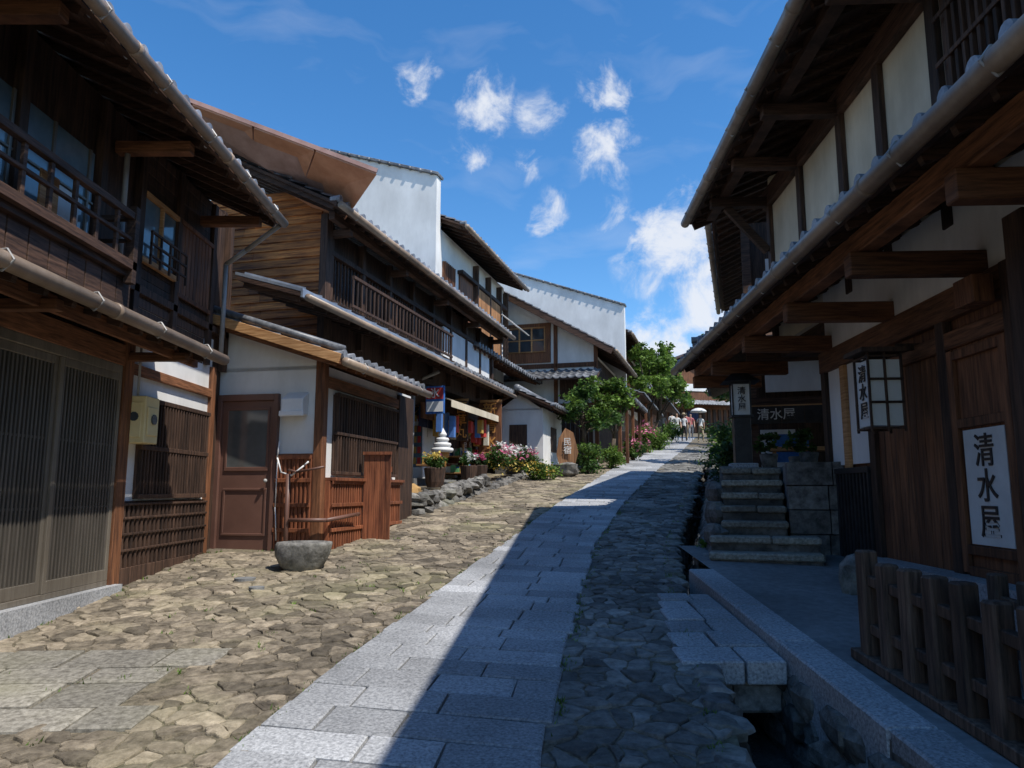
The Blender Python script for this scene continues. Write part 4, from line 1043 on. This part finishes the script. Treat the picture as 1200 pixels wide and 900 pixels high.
# ---------------------------------------------------------------- people
def person(x,y,head,shirt,pants,h=1.62,phase=1,hat=None,umb=False,bag=None,longhair=False):
    k=h/1.70
    J=[((0,0,.92),(.125,.095)),((0,.0,1.08),(.105,.085)),((0,0,1.29),(.14,.10)),((0,0,1.43),(.055,.055)),((0,.012,1.52),(.062,.07)),((0,.01,1.60),(.078,.092)),((0,0,1.67),(.06,.075))]
    E=[(0,1),(1,2),(2,3),(3,4),(4,5),(5,6)]
    def add(p,r,par): J.append((p,r));E.append((par,len(J)-1));return len(J)-1
    for s in(-1,1):
        f=s*phase
        a=add((s*.165,0,1.37),(.058,.058),2)
        if umb and s==1:
            b=add((s*.21,.06,1.15),(.042,.042),a);c=add((s*.17,.22,1.28),(.03,.03),b);d=add((s*.165,.27,1.34),(.028,.034),c)
        else:
            b=add((s*.215,-.03*f-.01,1.12),(.042,.042),a);c=add((s*.225,.05-.10*f,.90),(.03,.03),b);d=add((s*.222,.07-.13*f,.82),(.022,.034),c)
        h1=add((s*.085,0,.86),(.092,.092),0);kn=add((s*.095,.12*f+.03,.48),(.06,.06),h1);an=add((s*.095,.22*f-.04,.09+(0 if f>0 else .04)),(.04,.04),kn);add((s*.10,.22*f+.1,.035+(0 if f>0 else .01)),(.038,.028),an)
    me=bpy.data.meshes.new('tmp');me.from_pydata([p for p,_ in J],E,[]);o=bpy.data.objects.new('tmp',me);bpy.context.scene.collection.objects.link(o)
    sk=o.modifiers.new('s','SKIN');sk.use_smooth_shade=True
    if not me.skin_vertices:
        bpy.context.view_layer.objects.active=o; bpy.ops.mesh.customdata_skin_add()
    for i,(_,r) in enumerate(J): me.skin_vertices[0].data[i].radius=r
    me.skin_vertices[0].data[0].use_root=True
    sb=o.modifiers.new('b','SUBSURF');sb.levels=1;sb.render_levels=1
    dg=bpy.context.evaluated_depsgraph_get();m2=bpy.data.meshes.new_from_object(o.evaluated_get(dg));bpy.data.objects.remove(o)
    for mm in(shirt,pants,W['skin'],W['hair'],W['black']): m2.materials.append(mm)
    for p in m2.polygons:
        c=p.center;i=0
        if c.z>1.47: i=3 if(c.z>1.625 or c.y<-.01 or (longhair and abs(c.x)>.06)) else 2
        elif c.z>1.41 and abs(c.x)<.07:i=2
        elif abs(c.x)>.175 and c.z<1.2 or(umb and c.y>.1 and c.z>1.1):i=2
        elif c.z<.07:i=4
        elif c.z<.96:i=1
        p.material_index=i;p.use_smooth=True
    e=bpy.data.objects.new('person',None);bpy.context.scene.collection.objects.link(e)
    b=bpy.data.objects.new('body',m2);bpy.context.scene.collection.objects.link(b);b.parent=e
    def kid(m): q=mkobj(m.name,m,e)
    for s in(-1,1):
        hm=M('fingers','skin',True)
        base=Vector((s*.222,.07-.13*s*phase,.82)) if not(umb and s==1) else Vector((.165,.27,1.34))
        for i,l in enumerate((.06,.075,.08,.07)):
            q=base+Vector((0,-.028+i*.018,-.01));hm.cyl(q,q+Vector((-s*.01,.004,-l*.55)),.009,.008,6);hm.cyl(q+Vector((-s*.01,.004,-l*.55)),q+Vector((-s*.025,.008,-l)),.008,.006,6)
        hm.cyl(base+Vector((0,.03,.02)),base+Vector((-s*.012,.06,-.03)),.010,.007,6);kid(hm)
    if hat:
        hm=M('hat',hat,True);hm.lathe((0,.005,1.66),[(.17,0),(.165,.012),(.1,.02),(.095,.09),(.05,.12),(.01,.125)],16);kid(hm)
    if longhair:
        hm=M('long_hair','hair',True);hm.rock((0,-.055,1.52),.075,.05,.14,rough=.1,boxy=.2,rot=0);kid(hm)
    if bag:
        hm=M('backpack',bag,bevel=.03);hm.box(F0,-.24,-.1,-.13,.13,1.05,1.38);kid(hm)
    if umb:
        um=M('umbrella','white',True);um.lathe((.165,.28,1.78),[(.5,0),(.46,.07),(.34,.16),(.18,.22),(.01,.25)],12);kid(um)
        um=M('umbrella_handle','black');um.cyl((.165,.28,1.25),(.165,.28,2.0),.008);kid(um)
    e.location=(x,y,g(y)+.02);e.rotation_euler=(0,0,math.radians(head));e.scale=(k,k,k)
cw=flat('cloth_white',(.75,.75,.74));cg=flat('cloth_grey',(.25,.26,.28));cb_=flat('cloth_denim',(.06,.09,.2));ck=flat('cloth_khaki',(.35,.28,.18));cn=flat('cloth_black',(.02,.02,.025));cr_=flat('cloth_rose',(.5,.15,.15))
person(10.2,47,5,cw,cb_,1.72,1)
person(9.4,46,0,cg,cn,1.65,-1,longhair=True)
person(10.4,44,10,cn,ck,1.7,1,bag=cr_)
person(9.9,42.5,175,cw,cn,1.6,-1,hat=ck)
person(10.9,45,170,cr_,cg,1.62,1,longhair=True)
person(10.6,41.5,180,cw,ck,1.6,-1,umb=True)
person(10.6,54,0,cn,cn,1.74,1)
person(9.2,41.2,178,cw,cw,1.66,1)
O=Obj('carved_wooden_signboard');O.p('board',mk('carved_wood',(.16,.07,.03),(.36,.19,.09),V,3,.6,.4,.2),bevel=.03).poly([(1.28,19.5,2.15),(1.62,19.55,2.15),(1.72,19.55,2.5),(1.6,19.55,3.0),(1.42,19.52,3.1),(1.26,19.5,2.85),(1.2,19.5,2.45)],.08,(0,1,0))
O.p('base','rock').rock((1.45,19.6,2.05),.3,.25,.2);O.text('民宿',(1.46,19.47,2.65),(0,-1,0),.22,'paper');O.done()
O=Obj('manhole_cover');O.p('lid','concrete').cyl((-2.6,7.4,g(7.4)+.0),(-2.6,7.4,g(7.4)+.03),.1,.1,20);O.done()
O=Obj('manhole_cover');O.p('lid','concrete').cyl((-2.35,7.0,g(7.0)+.0),(-2.35,7.0,g(7.0)+.03),.07,.07,20);O.done()

# ---------------------------------------------------------------- light
sc=bpy.context.scene
EL=57.5
to=Vector((.80*math.cos(math.radians(EL)),-.60*math.cos(math.radians(EL)),math.sin(math.radians(EL))))
sl=bpy.data.lights.new('sun','SUN');sl.energy=5.0;sl.angle=math.radians(.5);sl.color=(1,.95,.87)
so=bpy.data.objects.new('sun',sl);sc.collection.objects.link(so);so.rotation_euler=to.to_track_quat('Z','Y').to_euler();so.location=(10,-10,30)
w=bpy.data.worlds.new('World');sc.world=w;w.use_nodes=True;nt=w.node_tree;nt.nodes.clear();L=nt.links
out=nd(nt,'ShaderNodeOutputWorld');bg=nd(nt,'ShaderNodeBackground');bg.inputs[1].default_value=.15
sky=nd(nt,'ShaderNodeTexSky');sky.sky_type='NISHITA';sky.sun_disc=False;sky.sun_elevation=math.radians(EL);sky.sun_rotation=math.radians(126.9);sky.altitude=300;sky.air_density=1.0;sky.dust_density=.35;sky.ozone_density=3.2
hs=nd(nt,'ShaderNodeHueSaturation');hs.inputs['Saturation'].default_value=1.28;hs.inputs['Value'].default_value=1.32
L.new(sky.outputs[0],hs.inputs['Color']);L.new(hs.outputs[0],bg.inputs[0])
tc=nd(nt,'ShaderNodeTexCoord')
wn=nd(nt,'ShaderNodeTexNoise');wn.inputs['Scale'].default_value=9;wn.inputs['Detail'].default_value=2;L.new(tc.outputs['Generated'],wn.inputs['Vector'])
ws=nd(nt,'ShaderNodeVectorMath',operation='MULTIPLY_ADD');ws.inputs[1].default_value=(.08,.08,.08);L.new(wn.outputs['Color'],ws.inputs[0])
sb=nd(nt,'ShaderNodeVectorMath',operation='SUBTRACT');L.new(tc.outputs['Generated'],sb.inputs[0]);sb.inputs[1].default_value=(.04,.04,.04);L.new(sb.outputs[0],ws.inputs[2])
nn=nd(nt,'ShaderNodeTexNoise');nn.inputs['Scale'].default_value=24;nn.inputs['Detail'].default_value=6;nn.inputs['Roughness'].default_value=.64
L.new(ws.outputs[0],nn.inputs['Vector'])
prev=None
CLD=[(-2,29.3,3.6,1.05),(-7.8,30.5,2.6,.85),(7.6,25.4,4.0,1.05),(7.5,29.6,3.6,.85),(2.8,21.2,2.4,.95),(1.3,25,2.0,.75),(1.8,28.2,2.6,.7),(13.2,18.0,5.6,1.25),(16,14.5,5.5,1.25),(11,10.9,5.0,1.15),(-3.8,24.2,3.2,.6),(8.3,20.5,2.2,.6),(-70,25,9,1),(160,28,14,1)]
for az,el,rd,st in CLD:
    a=math.radians(az);e=math.radians(el);d=(math.sin(a)*math.cos(e),math.cos(a)*math.cos(e),math.sin(e))
    v=nd(nt,'ShaderNodeVectorMath',operation='DISTANCE');v.inputs[1].default_value=d;L.new(ws.outputs[0],v.inputs[0])
    r=nd(nt,'ShaderNodeMapRange');r.inputs['From Min'].default_value=0;r.inputs['From Max'].default_value=math.radians(rd);r.inputs['To Min'].default_value=st;r.inputs['To Max'].default_value=0
    L.new(v.outputs['Value'],r.inputs['Value'])
    if prev is None: prev=r.outputs[0]
    else:
        mx=nd(nt,'ShaderNodeMath',operation='MAXIMUM');L.new(prev,mx.inputs[0]);L.new(r.outputs[0],mx.inputs[1]);prev=mx.outputs[0]
m1=nd(nt,'ShaderNodeMath',operation='MULTIPLY_ADD');L.new(prev,m1.inputs[0]);m1.inputs[1].default_value=.42;L.new(nn.outputs['Fac'],m1.inputs[2])
r=nd(nt,'ShaderNodeMapRange',interpolation_type='SMOOTHSTEP');r.inputs['From Min'].default_value=.58;r.inputs['From Max'].default_value=.98;r.inputs['To Max'].default_value=.9
L.new(m1.outputs[0],r.inputs['Value'])
m2=nd(nt,'ShaderNodeMapRange',interpolation_type='SMOOTHSTEP');m2.inputs['From Min'].default_value=0;m2.inputs['From Max'].default_value=.45;L.new(prev,m2.inputs['Value'])
m3=nd(nt,'ShaderNodeMath',operation='MULTIPLY');L.new(r.outputs[0],m3.inputs[0]);L.new(m2.outputs[0],m3.inputs[1])
mp=nd(nt,'ShaderNodeMapping');mp.inputs['Scale'].default_value=(2.6,2.6,9);mp.inputs['Rotation'].default_value=(.2,.45,0);L.new(ws.outputs[0],mp.inputs[0])
n3=nd(nt,'ShaderNodeTexNoise');n3.inputs['Scale'].default_value=2.4;n3.inputs['Detail'].default_value=5;L.new(mp.outputs[0],n3.inputs['Vector'])
r3=nd(nt,'ShaderNodeMapRange');r3.inputs['From Min'].default_value=.52;r3.inputs['From Max'].default_value=.85;r3.inputs['To Max'].default_value=.2;L.new(n3.outputs['Fac'],r3.inputs['Value'])
m4=nd(nt,'ShaderNodeMath',operation='MAXIMUM');L.new(m3.outputs[0],m4.inputs[0]);L.new(r3.outputs[0],m4.inputs[1])
bc=nd(nt,'ShaderNodeBackground');bc.inputs[0].default_value=(.86,.89,.95,1);bc.inputs[1].default_value=1.0
ms=nd(nt,'ShaderNodeMixShader');L.new(m4.outputs[0],ms.inputs[0]);L.new(bg.outputs[0],ms.inputs[1]);L.new(bc.outputs[0],ms.inputs[2]);L.new(ms.outputs[0],out.inputs[0])
# ---------------------------------------------------------------- camera
cam=bpy.data.cameras.new('camera');co=bpy.data.objects.new('camera',cam);sc.collection.objects.link(co)
co.location=(0,0,1.5);co.rotation_euler=(math.radians(98.2),0,0);cam.lens=26.0;cam.sensor_width=36;cam.clip_start=.05;cam.clip_end=3000
sc.camera=co
sc.view_settings.view_transform='Standard';sc.view_settings.look='None';sc.view_settings.exposure=0
